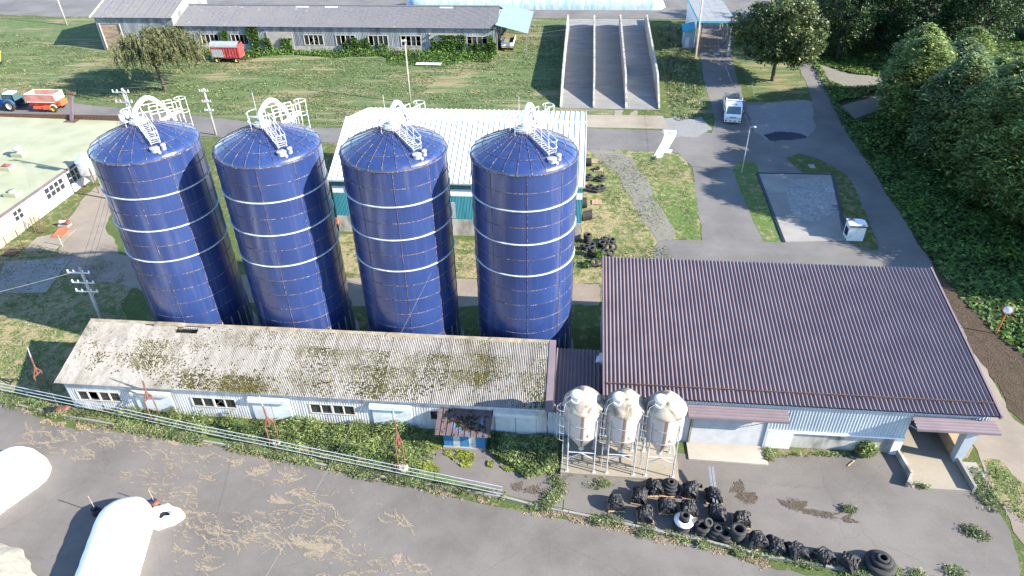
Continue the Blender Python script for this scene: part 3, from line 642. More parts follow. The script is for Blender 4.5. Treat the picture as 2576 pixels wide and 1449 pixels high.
# right-hand bay: fin wall, loading ramp walls, timber sides
B().add([(27.2,35.55,0),(27.75,35.55,0),(27.75,36.0,0),(27.2,36.0,0),(27.0,35.25,3.4),(27.8,35.25,3.4),(27.8,36.0,3.4),(27.0,36.0,3.4)],[(3,2,1,0),(4,5,6,7),(0,1,5,4),(1,2,6,5),(2,3,7,6),(3,0,4,7)]).make('corner_fin', MAT['pblue'], barn)
B().box(27.25,28.4,36.0,46.5,0,1.1).make('timber_side', MAT['timber'], barn)
slab('loading_ramp', [(23.55,33.0),(27.35,33.05),(27.3,46.5),(23.7,46.5)], 0, .06, MAT['concrete_warm'])
for lb, pts in (('low concrete ramp wall with a kinked end beside the bush', [(23.55,35.9),(23.75,33.9),(23.2,33.05)]), ('straight low concrete ramp wall below the barn corner fin', [(27.45,36.0),(27.5,33.0)])):
    bb = B()
    for a, c in zip(pts[:-1],pts[1:]): bb.beam((a[0],a[1],.25),(c[0],c[1],.25),.18,.56)
    tag(bb.make('ramp_wall', MAT['bwall'] if 'kinked' in lb else MAT['concrete'] ), lb, 'wall')
struct(B().box(27.62,28.8,33.6,35.6,0,.05).make('drain_slab', MAT['concrete'])); 
gt = thing('drain_grate', 'small steel drain grate set in concrete beside the ramp wall', 'grate', (28.5,34.6,.05))
for k in range(7): B().box(-.35,.35,-.28+k*.09,-.23+k*.09,.0,.03).make('grate_bar', MAT['galv'], gt)
lk = thing('link_shed', 'narrow connecting shed with shaded purple ribbed roof between mossy shed and barn', 'shed')
lf = fold(.29, math.hypot(5.6,1.35), 'roof_fold', MAT['purple']); lr = bpy.data.objects.new('roof', None); C.objects.link(lr); lr.parent = lk; lr.location = (-1.05,35.75,2.45); lr.rotation_euler = (math.atan2(1.35,5.6),0,0)
for i in range(12): inst('roof_fold', lf, lr, (i*.29,0,0))
B().box(0,3.5,.1,5.7,-.08,-.02).make('roof_underside', MAT['blueblack'], lr)
corr_wall('front_wall', MAT['pblue'], lk, -1.35, 2.55, 35.85, 0, 2.42); B().box(-1.3,2.55,41.0,41.1,0,3.6).make('rear_wall', MAT['pblue'], lk)
B().add([(-1.5,35.35,3.10),(-1.0,35.35,3.10),(-1.0,41.25,4.72),(-1.5,41.25,4.72),(-1.5,35.35,2.95),(-1.0,35.35,2.95),(-1.0,41.25,4.5),(-1.5,41.25,4.5)],[(0,1,2,3),(7,6,5,4),(4,5,1,0),(5,6,2,1),(6,7,3,2),(7,4,0,3)]).make('verge_flashing', MAT['purple_pale'], lk)
# extractor hood on the barn wall
tag(B().add([(2.7,40.2,2.7),(2.0,40.2,2.9),(1.9,40.2,3.5),(2.3,40.2,3.8),(2.7,40.2,3.8),(2.7,41.1,2.7),(2.0,41.1,2.9),(1.9,41.1,3.5),(2.3,41.1,3.8),(2.7,41.1,3.8)],[(0,1,2,3,4),(9,8,7,6,5),(1,0,5,6),(2,1,6,7),(3,2,7,8),(4,3,8,9)]).make('wall_hood', MAT['white'], None), 'white rounded extractor hood on the barn wall facing the silos', 'hood')
# ================================================================== BLUE LEAN-TO
lt = thing('blue_hut', 'small bright blue corrugated hut with rusty mossy lean-to roof', 'hut')
m = N('bright_blue_sheet', .5, .1, .4); wv = m.n('ShaderNodeTexWave', Scale=3.0); m.l(m.pos(), wv.inputs['Vector']); m.col(m.ramp(m.noise(1.5,5,m.pos((1,1,.3))),[(.3,(.014,.11,.24)),(.7,(.03,.165,.32))])); m.bump(wv.outputs['Fac'],.6,.03); MAT['bblue'] = m.m
wall_y('front_wall', m.m, lt, 34.15, -8.8,-5.8, .12,1.75, [(-8.1,-7.6,.12,1.75),(-6.95,-6.45,.12,1.75)], .06)
for x in (-8.1,-6.95): B().box(x,x+.5,34.16,34.2,.55,1.75).make('white_panel', MAT['frame'], lt); B().box(x,x+.5,34.16,34.2,.12,.55).make('grey_panel', MAT['galv_dull'], lt)
for x in (-8.8,-5.86): B().box(x,x+.06,34.21,35.68,.12,1.9).make('side_wall', m.m, lt)
B().box(-8.85,-5.75,34.0,35.6,0,.12).make('plinth', MAT['concrete'], lt)
m = N('rusty_blue_roof', .8, .1, .3); f = m.noise(1.4,6,dist=.8); sp = m.n('ShaderNodeSeparateXYZ'); m.l(m.pos(), sp.inputs[0])
m.col(m.mix(m.ramp(m.noise(3.2,4),[(.56,0.0),(.62,1.0)]), m.mix(m.ramp(f,[(.30,0.0),(.40,1.0)]), (.05,.17,.28), (.105,.072,.07)), (.022,.024,.012))); MAT['rblue'] = m.m
rt_ = bpy.data.objects.new('roof', None); C.objects.link(rt_); rt_.parent = lt
for k in range(9):
    a, c = -9.3+k*.443, -9.3+(k+1)*.443
    B().add([(a,33.6,1.78),(c-.05,33.6,1.78),(c-.02,33.6,1.84),(c,33.6,1.78),(a,35.68,2.36),(c-.05,35.68,2.36),(c-.02,35.68,2.42),(c,35.68,2.36)],[(0,1,5,4),(1,2,6,5),(2,3,7,6)]).make('roof_panel', m.m, rt_)
n = 260; P = np.column_stack([RNG.uniform(-8.9,-5.7,n), RNG.uniform(33.8,35.2,n), np.zeros(n)]); P = P[vnoise(P[:,0]*1.5,P[:,1]*2.3) > .5]; P[:,2] = 1.79+(P[:,1]-33.6)*.279
sz = RNG.uniform(.05,.14,len(P)); V = (P[:,None,:]+base[None]*sz[:,None,None]*RNG.uniform(.6,1.4,(len(P),6,1))).reshape(-1,3); Fq = (np.arange(len(P))[:,None,None]*6+np.array([(i,(i+1)%5,5) for i in range(5)])[None]).reshape(-1,3)
mm = N('dark_moss', .95, 0, .1); mm.col((.028,.026,.012)); o = inst('moss', bigmesh('moss', V, Fq, mm.m), rt_); o['kind'] = 'stuff'
# ================================================================== WHITE BARN behind the silos
wb = thing('white_roofed_barn', 'big barn with bright white metal roof, turquoise walls and concrete base behind the silos', 'barn')
MAT['turq'] = N('turquoise_sheet', .55, .1, .4); m = MAT['turq']; wv = m.n('ShaderNodeTexWave', Scale=2.0); m.l(m.pos(), wv.inputs['Vector']); m.col(m.ramp(m.noise(1,5,m.pos((1,1,.2))),[(.3,(.02,.14,.19)),(.7,(.038,.20,.25))])); m.bump(wv.outputs['Fac'],.7,.05); MAT['turq'] = m.m
MAT['wroof'] = plain('white_roof_steel', (.56,.56,.55), .55, 0, .06, .3)
x0,x1 = -26.0,.9
B().box(x0+.2,x1-.15,64.2,64.5,0,1.95).make('concrete_base', MAT['bwall'], wb); B().box(x0+.2,x1-.15,64.25,64.4,1.95,4.75).make('front_wall', MAT['turq'], wb)
B().box(x0+.2,x1-.15,64.27,64.38,4.75,5.55).make('skylight_strip', MAT['white'], wb); B().box(x0+.2,x1-.15,64.25,64.4,5.55,6.5).make('front_wall', MAT['turq'], wb)
B().box(-24.3,-23.0,64.2,64.24,4.85,5.45).make('broken_pane', MAT['dark'], wb); B().box(-13.6,-12.7,64.18,64.25,2.1,4.0).make('door', MAT['shutter'], wb)
for x in (x0+.2,x1-.25):
    B().box(x,x+.1,64.5,80.4,0,1.95).make('concrete_base', MAT['bwall'], wb); B().box(x+.01,x+.09,64.5,80.4,1.95,6.4).make('side_wall', MAT['turq'], wb)
    B().add([(x,64.5,6.4),(x,72.4,9.6),(x,80.4,7.7),(x,80.4,6.4),(x+.1,64.5,6.4),(x+.1,72.4,9.6),(x+.1,80.4,7.7),(x+.1,80.4,6.4)],[(0,1,2,3),(7,6,5,4),(0,4,5,1),(1,5,6,2),(2,6,7,3)]).make('gable', MAT['turq'], wb)
B().box(x0+.2,x1-.15,80.2,80.4,0,7.7).make('rear_wall', MAT['turq'], wb)
wr = bpy.data.objects.new('roof', None); C.objects.link(wr); wr.parent = wb; npn = 46; pw = (x1-x0+.1)/npn
for sl, (ya,za,yb,zb) in enumerate(((63.95,6.42,72.45,9.86),(81.0,7.88,72.45,9.86))):
    bb = B(); p = pw
    vs = [(0,ya,za),(p-.09,ya,za),(p-.07,ya,za+.09),(p-.03,ya,za+.09),(p-.01,ya,za),(0,yb,zb),(p-.09,yb,zb),(p-.07,yb,zb+.09),(p-.03,yb,zb+.09),(p-.01,yb,zb)]
    me = B().add(vs,[(i,i+1,i+6,i+5) if sl == 0 else (i+1,i,i+5,i+6) for i in range(4)]).mesh('roof_panel', MAT['wroof'])
    for k in range(npn): inst('roof_panel', me, wr, (x0-.05+k*pw,0,0))
    B().quad((x0,ya+(.1 if sl==0 else -.1),za-.05),(x1,ya+(.1 if sl==0 else -.1),za-.05),(x1,yb,zb-.07),(x0,yb,zb-.07)).make('roof_lining', MAT['dark'], wr)
B().box(x0-.05,x1+.05,72.3,72.6,9.84,9.98).make('ridge_cap', MAT['wroof'], wr); B().box(x0-.1,x1+.1,63.8,63.95,6.28,6.44).make('gutter', MAT['galv_dull'], wr)
# ================================================================== GREEN-ROOFED BUILDING (left)
gb = thing('green_roofed_building', 'white walled low building with flat pale green roof and rooftop vents', 'building')
m = N('pale_green_roof', .8, 0, .25); f = m.noise(.35,5); ln = m.n('ShaderNodeTexBrick', Scale=1.0); ln.inputs['Mortar Size'].default_value = .02; ln.inputs['Brick Width'].default_value = 6.0; ln.inputs['Row Height'].default_value = 1.0; m.l(m.pos(), ln.inputs['Vector'])
c = m.ramp(f,[(.3,(.225,.235,.15)),(.7,(.30,.305,.205))]); c = m.mix(m.math('MULTIPLY',ln.outputs['Fac'],.35), c, (.2,.23,.14)); c = m.mix(m.ramp(m.noise(.16,4,dist=.6),[(.62,0.0),(.75,.5)]), c, (.26,.18,.09)); m.col(c); MAT['groof'] = m.m
gx = -61.6
B().add([(gx+.25,40,3.15),(gx+.25,86.6,3.15),(-110,86.6,3.9),(-110,40,3.9),(gx+.25,40,2.95),(gx+.25,86.6,2.95),(-110,86.6,3.6),(-110,40,3.6)],[(0,1,2,3),(7,6,5,4),(0,4,5,1),(1,5,6,2),(3,7,4,0)]).make('roof', m.m, gb)
MAT['fascia'] = plain('purple_grey_fascia', (.10,.075,.085), .6); B().box(gx+.25,gx+.33,40,86.6,2.9,3.2).make('fascia', MAT['fascia'], gb); B().box(-110,gx+.2,86.6,86.7,2.9,3.95).make('fascia', MAT['rust'], gb)
def wall_x(name, mat, par, x, y0, y1, z0, z1, holes, th=.15):
    ys = sorted(set([y0,y1]+[h[0] for h in holes]+[h[1] for h in holes])); b_ = B()
    for i in range(len(ys)-1):
        a, c = ys[i], ys[i+1]; hs = [h for h in holes if h[0] <= a+1e-6 and h[1] >= c-1e-6]
        if hs: b_.box(x-th,x,a,c,z0,hs[0][2]); b_.box(x-th,x,a,c,hs[0][3],z1)
        else: b_.box(x-th,x,a,c,z0,z1)
    return b_.make(name, mat, par)
HO = [(61.6,63.0,1.3,2.5),(67.0,70.4,1.15,2.55),(71.2,74.2,1.0,2.55)]
MAT['whitewall'] = plain('white_render', (.60,.585,.57), .7, 0, .12, .6)
wall_x('side_wall', MAT['whitewall'], gb, gx, 40, 86.4, 0, 2.94, HO)
B().box(gx-.02,gx+.06,57.5,64.5,0,1.15).make('stained_plinth', MAT['concrete_warm'], gb)
for y0,y1,z0,z1 in HO:
    B().box(gx-.14,gx-.12,y0,y1,z0,z1).make('pane', MAT['glass'], gb); n = 2 if y1-y0 < 2 else 4; bb = B()
    for k in range(n+1): yy = y0+(y1-y0)*k/n; bb.box(gx-.11,gx+.0,yy-.025,yy+.025,z0,z1)
    for zz in (z0,(z0+z1)/2,z1): bb.box(gx-.10,gx+.01,y0,y1,zz-.02,zz+.02)
    bb.make('window_frame', MAT['white'], gb)
q = [Z([0,562,1000,1124])(200,110),Z([0,562,1000,1124])(70,245),Z([0,562,1000,1124])(130,500)]
vent0 = None
for (u,v), lb in zip(q, ('roof ventilator with a pale drum cowl on the green roof','roof ventilator with a rusty pink cap on the green roof','roof ventilator with a flat round green lid near the roof edge')):
    p = G(u,v,3.4); z = 3.15+.75*(gx+.25-p.x)/48.4
    t = thing('roof_ventilator', lb, 'ventilator', (p.x,p.y,z), 0, 'ventilators on the green roof')
    B().box(-.75,.75,-.6,.6,-.1,.45).make('kerb_box', MAT['groof'], t)
    if 'drum' in lb: B().lathe([(.35,.4),(.35,.8),(.55,.85),(.55,1.15),(.05,1.3)],14).make('cowl', MAT['galv'], t, True)
    elif 'pink' in lb: B().add([(-.5,-.4,.46),(.5,-.4,.46),(.5,.4,.46),(-.5,.4,.46),(0,0,.8)],[(0,1,4),(1,2,4),(2,3,4),(3,0,4)]).make('cap', MAT['rustred'], t)
    else: B().lathe([(.45,.44),(.45,.62),(.05,.68)],16).make('lid', MAT['groof'], t, True)
# the post with a wooden box on the roof edge
p = T(200,302); t = thing('roof_hoist_post', 'leaning dark red steel post with base frame at the corner of the green roof', 'post', (-70.2,86.0,3.2))
B().beam((0,0,0),(-.2,2.2,3.2),.35).make('post', MAT['fascia'], t); B().box(-.9,.9,-.6,.6,-.05,.12).make('base_frame', MAT['rust'], t); B().box(-.8,.3,1.9,2.5,3.1,3.35).make('top_plate', MAT['rust'], t)
# ================================================================== LONG GREY BARN at the back
lb = thing('grey_long_barn', 'long weathered grey barn with corrugated roof and vines climbing its wall', 'barn', (0,124.4,1.88))
m = N('weathered_sheet', .85, .1, .2); f = m.noise(.9,6,m.pos((1,1,.14)),rough=.65); wv = m.n('ShaderNodeTexWave', Scale=1.1); m.l(m.pos(), wv.inputs['Vector'])
m.col(m.ramp(f,[(.28,(.07,.078,.082)),(.5,(.19,.20,.205)),(.72,(.33,.34,.34))])); m.bump(wv.outputs['Fac'],.5,.05); MAT['gwall'] = m.m
m = N('grey_slate_roof', .85, 0, .2); f = m.noise(2.5,6,rough=.75); g2 = m.noise(.3,4); m.col(m.mix(m.ramp(m.noise(.8,4),[(.66,0.0),(.72,.6)]), m.mix(m.ramp(g2,[(.35,0.0),(.65,.5)]), m.ramp(f,[(.3,(.07,.072,.08)),(.7,(.14,.14,.152))]), (.125,.12,.115)), (.24,.24,.24))); MAT['gslate'] = m.m
HL = [(-50.05,-46.5,1.25,2.95),(-44.1,-40.55,1.25,2.95),(-38.1,-34.55,1.25,2.95),(-32.15,-28.55,1.25,2.95),(-20.25,-16.6,1.25,2.95),(-69.5,-66.2,1.25,2.9),(-63.8,-60.6,1.25,2.9)]
wall_y('front_wall', MAT['gwall'], lb, 0, -73.8,-15.2, 1.0,4.45, HL); wall_y('base_wall', MAT['bwall'], lb, -.02, -73.8,-15.2, -.4,1.0, [])
B().box(-73.7,-15.3,12.8,12.9,0,4.4).make('rear_wall', MAT['gwall'], lb); B().box(-73.7,-15.3,.5,12.8,-.1,.0).make('barn_floor', MAT['dirt'], lb)
for x in (-73.8,-15.3): B().add([(x,.12,0),(x,12.8,0),(x,12.8,4.4),(x,6.6,6.3),(x,.12,4.3),(x+.1,.12,0),(x+.1,12.8,0),(x+.1,12.8,4.4),(x+.1,6.6,6.3),(x+.1,.12,4.3)],[(0,1,2,3,4),(9,8,7,6,5),(0,5,6,1),(1,6,7,2),(2,7,8,3),(3,8,9,4),(4,9,5,0)]).make('end_wall', MAT['gwall'], lb)
for x0,x1,z0,z1 in HL:
    bb = B().box(x0-.08,x1+.08,-.07,.1,z1,z1+.1); bb.box(x0-.08,x1+.08,-.09,.1,z0-.1,z0)
    for k in range(5): xx = x0+(x1-x0)*k/4; bb.box(xx-(.06 if k%2==0 else .035),xx+(.06 if k%2==0 else .035),-.06,.08,z0,z1)
    fr = bb.make('window_frame', MAT['frame'], lb)
    if x0 in (-50.05,-20.25): q = B().beam((x0+.9,.2,z0),(x1-.9,.2,z1),.08); q.beam((x0+.9,.24,z1),(x1-.9,.24,z0),.08); q.make('brace', MAT['frame'], fr)
    for k in range(4):
        if random.random() < .55: B().box(x0+(x1-x0)*k/4+.1,x0+(x1-x0)*(k+1)/4-.1,.03,.05,z0,z1).make('pane', MAT['glass'], fr)
for x0,x1 in ((-56.8,-52.1),(-26.9,-22.0)):
    B().box(x0,x1,-.12,-.03,0.05,3.45).make('barn_door', plain('bleached_door', (.30,.27,.235), .85, 0, .25, 1.5), lb); B().box(x0-.1,x0,-.14,.0,0,3.5).make('door_post', MAT['frame'], lb)
gsl = math.atan2(2.05,7.0); gL = math.hypot(2.05,7.0)
gm = wave_sheet(1.0, gL, .20, .035, 4, 'roof_sheet', MAT['gslate'])
grf = bpy.data.objects.new('roof', None); C.objects.link(grf); grf.parent = lb; grf.location = (-73.9,-.45,4.45); grf.rotation_euler = (gsl,0,0)
for i in range(59): inst('roof_sheet', gm, grf, (i*1.0,0,(i%2)*.01+random.uniform(0,.02)))
B().box(0,58.9,gL-.15,gL+.2,.03,.13).make('ridge_cap', MAT['gslate'], grf)
for a in (21,26.5,48): B().box(a,a+2.4,gL-.75,gL-.35,.05,.09).make('patch_sheet', MAT['white'], grf)
g2m = wave_sheet(59, gL, .4, .035, 4, 'rear_roof', MAT['gslate']); rr = inst('rear_roof', g2m, lb, (-14.9,13.55,4.45), math.pi); rr.rotation_euler = (gsl,0,math.pi)
# taller block at its left end
tb = thing('grey_end_barn', 'taller grey barn block with big brown boarded doorway at the end of the long barn', 'barn', (0,123.9,1.9))
wall_y('front_wall', MAT['gwall'], tb, 0, -88.7,-73.9, 0,6.0, [(-88.1,-84.3,.05,4.7),(-80.2,-77.6,1.4,3.0)])
m = N('brown_boards', .9, 0, .2); m.col(m.ramp(m.noise(1.2,6,m.pos((.35,1,2.2)),dist=1.0),[(.3,(.16,.11,.075)),(.7,(.36,.27,.19))])); MAT['boards'] = m.m
for k in range(8): B().box(-88.05,-84.35,.06,.11,.05+k*.58,.60+k*.58).make('door_board', m.m, tb)
for x in (-88.2,-84.3): B().box(x,x+.14,-.1,.12,0,4.8).make('door_post', MAT['frame'], tb)
B().box(-80.2,-77.6,.05,.07,1.4,3.0).make('pane', MAT['glass'], tb)
for x in (-88.7,-74.0): B().add([(x,.12,-.3),(x,14,-.3),(x,14,6.0),(x,7,8.3),(x,.12,5.95),(x+.1,.12,-.3),(x+.1,14,-.3),(x+.1,14,6.0),(x+.1,7,8.3),(x+.1,.12,5.95)],[(0,1,2,3,4),(9,8,7,6,5),(0,5,6,1),(1,6,7,2),(2,7,8,3),(3,8,9,4),(4,9,5,0)]).make('end_wall', MAT['gwall'], tb)
B().box(-88.6,-74,13.9,14,0,6).make('rear_wall', MAT['gwall'], tb)
tsl = math.atan2(2.4,7.5); tL = math.hypot(2.4,7.5); tm = wave_sheet(1.0, tL, .20, .035, 4, 'roof_sheet', MAT['gslate']); trf = bpy.data.objects.new('roof', None); C.objects.link(trf); trf.parent = tb; trf.location = (-89.2,-.5,5.95); trf.rotation_euler = (tsl,0,0)
for i in range(15): inst('roof_sheet', tm, trf, (i*1.03,0,(i%2)*.01))
B().box(15.5,15.9,-.1,tL,-.1,.14).make('verge_flashing', MAT['frame'], trf); B().box(-.1,.1,-.1,tL,-.1,.14).make('verge_flashing', MAT['frame'], trf)
rr = inst('rear_roof', wave_sheet(15.6, tL, .4, .035, 4, 'rear_roof', MAT['gslate']), tb, (-73.6,14.5,5.95), math.pi); rr.rotation_euler = (tsl,0,math.pi)
# lean-to with pale blue sheets at the right end, and the flat truck bed parked under it
lo = thing('blue_lean_to', 'open lean-to with pale blue sheet roof at the end of the long grey barn', 'lean-to', (-15.1,124.2,1.9))
bl = plain('pale_blue_steel', (.19,.265,.32), .5, .15, .12, 1)
for k in range(14):
    a, c = k*1.1, (k+1)*1.1; ob = B().add([(0,a,5.0),(5.7,a,3.6),(5.7,c-.12,3.6),(5.7,c-.06,3.66),(5.7,c,3.6),(0,c-.12,5.0),(0,c-.06,5.06),(0,c,5.0)],[(0,1,2,5),(5,2,3,6),(6,3,4,7)]); ob.make('roof_panel', bl, lo)
for y in (.5,5,10,14.8):
    for x in (.2,5.4): B().box(x-.08,x+.08,y-.08,y+.08,0,4.9 if x < 1 else 3.6).make('post', MAT['old_timber'], lo)
tr = thing('parked_flatbed', 'pale truck bed parked under the blue lean-to roof', 'truck bed', (-13.2,125.6,1.95))
B().box(-1.1,1.1,.0,5.0,.95,1.1).make('bed', MAT['old_timber'], tr)
for x in (-1.1,1.04): B().box(x,x+.06,0,5,1.1,1.6).make('side_board', MAT['white'], tr)
B().box(-1.1,1.1,-.06,0,.95,1.6).make('tail_board', MAT['white'], tr); B().box(-1.0,1.0,-.1,-.02,.7,.82).make('bumper', MAT['yellow'], tr)
for x in (-1,.75):
    for y in (.9,3.9): B().tube([(x,y,.45),(x+.25,y,.45)],.45,14).make('wheel', MAT['tyre'], tr)
# ================================================================== WEIGHBRIDGE SHELTER and its hut
wg = thing('weighbridge_shelter', 'open drive-through weighbridge shelter with pale flat roof and turquoise edge', 'shelter', (0,124.5,1.88))
rfm = plain('pale_grey_roofing', (.20,.205,.205), .75, 0, .15, .8); fas = plain('turquoise_fascia', (.04,.27,.36), .5)
for k in range(4): B().box(19.75+k*1.54,19.75+(k+1)*1.54-.03,-.2,17,5.75,5.88).make('roof_panel', rfm, wg)
B().box(19.7,26.0,-.3,-.2,5.6,5.92).make('fascia', fas, wg); B().box(19.66,19.75,-.2,17,5.55,5.92).make('fascia', fas, wg); B().box(19.75,25.9,-.15,16.9,5.6,5.74).make('roof_underside', MAT['dark'], wg)
for y in (0,5.3,10.6,16.3):
    for x in (20.0,25.35): B().box(x-.14,x+.14,y-.14,y+.14,-.3 if y < 3 else 0,5.6).make('post', MAT['frame'] if y < 1 else MAT['old_timber'], wg)
B().box(20.3,20.42,-.1,.1,0,5.6).make('post', MAT['rust'], wg)
corr_wall('side_wall', MAT['white'], wg, 0, .01, 0, 0, .01) if False else None
B().box(19.80,19.86,2.6,16.5,.6,5.6).make('side_wall', MAT['white'], wg)
for y in (0,5.3): B().beam((25.35,y,.4),(25.35,y+5.3,4.8),.09).make('brace', MAT['old_timber'], wg); B().beam((25.35,y+5.3,.4),(25.35,y,4.8),.09).make('brace', MAT['old_timber'], wg)
B().box(20.9,21.9,.4,9.5,.1,.14).make('weigh_plate', MAT['galv_dull'], wg); B().box(23.1,24.1,.4,9.5,.1,.14).make('weigh_plate', MAT['galv_dull'], wg)
ht_ = thing('scale_hut', 'tiny pale blue hut with ribbed turquoise lean-to roof beside the weighbridge shelter', 'hut', (18.0,127.75,2.1))
hw = plain('pale_blue_boards', (.26,.32,.37), .7, 0, .15, 2)
B().add([(0,0,0),(1.75,0,0),(1.75,2.1,0),(0,2.1,0),(0,0,2.9),(1.75,0,3.45),(1.75,2.1,4.1),(0,2.1,3.6)],[(0,1,5,4),(1,2,6,5),(2,3,7,6),(3,0,4,7)]).make('hut_wall', hw, ht_)
B().box(.3,1.0,-.04,.0,.1,2.0).make('door', plain('pale_door', (.5,.56,.6), .6), ht_)
hr = bpy.data.objects.new('roof', None); C.objects.link(hr); hr.parent = ht_
for k in range(9):
    t0, t1 = k/9, (k+1)/9; f0 = lambda t: ((-.35,-.25+2.6*t,3.0-.1+.72*t),(1.85,-.25+2.6*t,3.45+.72*t)); a, b_ = f0(t0); c, d = f0(t1); e, g_ = [tuple(np.array(f0((t0+t1)/2)[i])+np.array((0,0,.07))) for i in (0,1)]
    B().add([a,b_,g_,e,d,c],[(0,1,2,3),(3,2,4,5)]).make('roof_rib', fas, hr)
# ================================================================== SILAGE BAGS
def bag(name, pts, r, hgt, label, mat, group=None, n=36, sag=.12):
    """long filled plastic tube lying on the ground"""
    P = [Vector((p[0],p[1],0)) for p in pts]; L = (P[-1]-P[0]).length; rows = 46; b_ = B(); ns = 22
    for i in range(rows+1):
        t = i/rows; k = min(int(t*(len(P)-1)),len(P)-2); q = P[k]+(P[k+1]-P[k])*(t*(len(P)-1)-k); d = (P[min(k+1,len(P)-1)]-P[k]).normalized(); nn = Vector((-d.y,d.x,0))
        e = min(t,1-t)*L; s = min(1,math.sqrt(max(0,1-(1-min(1,e/2.8))**2))) if e < 2.8 else 1; s = max(s,.03); w = 1+.008*math.sin(i*2.3)+.006*random.random()
        for j in range(ns+1):
            a = math.pi*j/ns; ca, sa = math.cos(a), math.sin(a); ex = abs(ca)**.8*(1 if ca > 0 else -1); ez = sa**.75
            v = q+nn*(ex*r*s*w)+Vector((0,0,zt(q.y)+ez*hgt*s*w*(1+.004*math.sin(j*3.1+i*.9)))); b_.v.append(tuple(v))
        if i:
            for j in range(ns): o_ = (i-1)*(ns+1)+j; b_.f.append((o_,o_+1,o_+ns+2,o_+ns+1))
    o = b_.make(name, mat, None, True); return tag(o, label, 'silage bag', group)
m = N('white_bag_film', .42, 0, .4); m.col((.68,.68,.68)); m.bump(m.noise(2.5,5,m.pos((1,.4,1)),dist=.8),.35,.06); MAT['film'] = m.m
m = N('pale_blue_bag_film', .42, 0, .4); st = m.noise(1.3,5,m.pos((1,.1,.3)),dist=.6); m.col(m.ramp(st,[(.35,(.20,.32,.41)),(.6,(.37,.43,.47))])); m.bump(st,.5,.1); MAT['bfilm'] = m.m
bag('silage_bag', [(-29.0,27.6),(-27.3,21.5),(-26.2,14),(-25.4,4)], 1.75, 1.8, 'fat white silage bag with a folded white sack lying by its closed end', MAT['film'], 'white silage bags in the front yard')
bag('silage_bag', [(-37.6,30.8),(-39.6,26.6),(-41.5,21),(-44,10)], 2.15, 1.9, 'white silage bag beyond the one with the folded sack', MAT['film'], 'white silage bags in the front yard')
bag('silage_bag', [(17.2,154.6),(-8,154.4),(-38,153.6)], 2.6, 2.7, 'very long pale blue silage bag lying along the back road behind the bunkers', MAT['bfilm'])
bag('silage_bag', [(17.6,163),(-10,163),(-36,163)], 2.6, 2.7, 'pale blue silage bag lying behind the long one on the back road', MAT['bfilm'])
p = G(415,1300,.2); t = thing('folded_sack', 'crumpled white sack with dark opening beside the white silage bag', 'sack', (p.x,p.y,0))
bb = B(); 
prof = [(.98,0),(1.06,.2),(.95,.5),(.66,.66),(.42,.62),(.30,.4)]
for i,(r,z) in enumerate(prof):
    for k in range(20): a = 2*math.pi*k/20; w_ = 1+.13*math.sin(3*a+1)+.06*math.sin(7*a+i*1.1); bb.v.append((r*w_*math.cos(a)*1.1,r*w_*math.sin(a)*.85,z*(1+.12*math.sin(5*a))))
    if i:
        for k in range(20): bb.f.append(((i-1)*20+k,(i-1)*20+(k+1)%20,i*20+(k+1)%20,i*20+k))
bb.make('sack', MAT['film'], t, True); B().lathe([(.5,.38),(.05,.42)],14).make('opening', MAT['black'], t)
def stake(u, v, hh, lb, red=True):
    p = T(u,v); t = thing('weighted_stake', lb, 'stake', (p.x,p.y,0))
    B().lathe([(.28,0),(.3,.3),(.22,.42),(.02,.43)],14).make('bucket', MAT['rustred'] if red else MAT['black'], t, True); B().tube([(0,0,.3),(0,0,hh)],.03,6).make('stick', MAT['old_timber'], t)
    B().box(-.22,.05,-.15,.15,.4,.62).make('battery', MAT['blueblack'], t)
stake(393,1272,1.7,'red bucket with an upright stick at the tip of the white silage bag'); stake(246,1292,1.8,'black bucket with an upright stick in the silage bag shadow', False)
# ================================================================== FEED BINS 4, 5, 6
slab('bin_plinth', [(-.25,32.25),(7.9,32.15),(7.95,35.5),(-.2,35.5)], 0, .25, MAT['concrete_warm'])
m = N('pinkish_fibreglass', .45, 0, .4); f = m.noise(1.0,5,m.pos((1,1,.5)),dist=.6); sx = m.n('ShaderNodeSeparateXYZ'); m.l(m.pos(), sx.inputs[0])
m.col(m.mix(m.ramp(f,[(.55,0.0),(.75,.35)]), (.42,.36,.325), (.24,.19,.145))); MAT['frp'] = m.m
m = N('stained_fibreglass_top', .5, 0, .4); f = m.noise(1.1,6,rough=.65,dist=1.2); m.col(m.ramp(f,[(.36,(.10,.078,.055)),(.5,(.28,.235,.175)),(.66,(.38,.34,.285))])); MAT['frptop'] = m.m
MAT['brownstripe'] = plain('brown_stripe', (.17,.12,.09), .6, 0, .2, 3)
DIG = {}
def digit(ch, size, mat):
    cu = bpy.data.curves.new('numeral','FONT'); cu.body = ch; cu.size = size; cu.align_x = 'CENTER'; o = bpy.data.objects.new('numeral', cu); C.objects.link(o)
    bpy.context.view_layer.update(); dg = bpy.context.evaluated_depsgraph_get(); me = bpy.data.meshes.new_from_object(o.evaluated_get(dg)); bpy.data.objects.remove(o); me.materials.clear(); me.materials.append(mat); return me
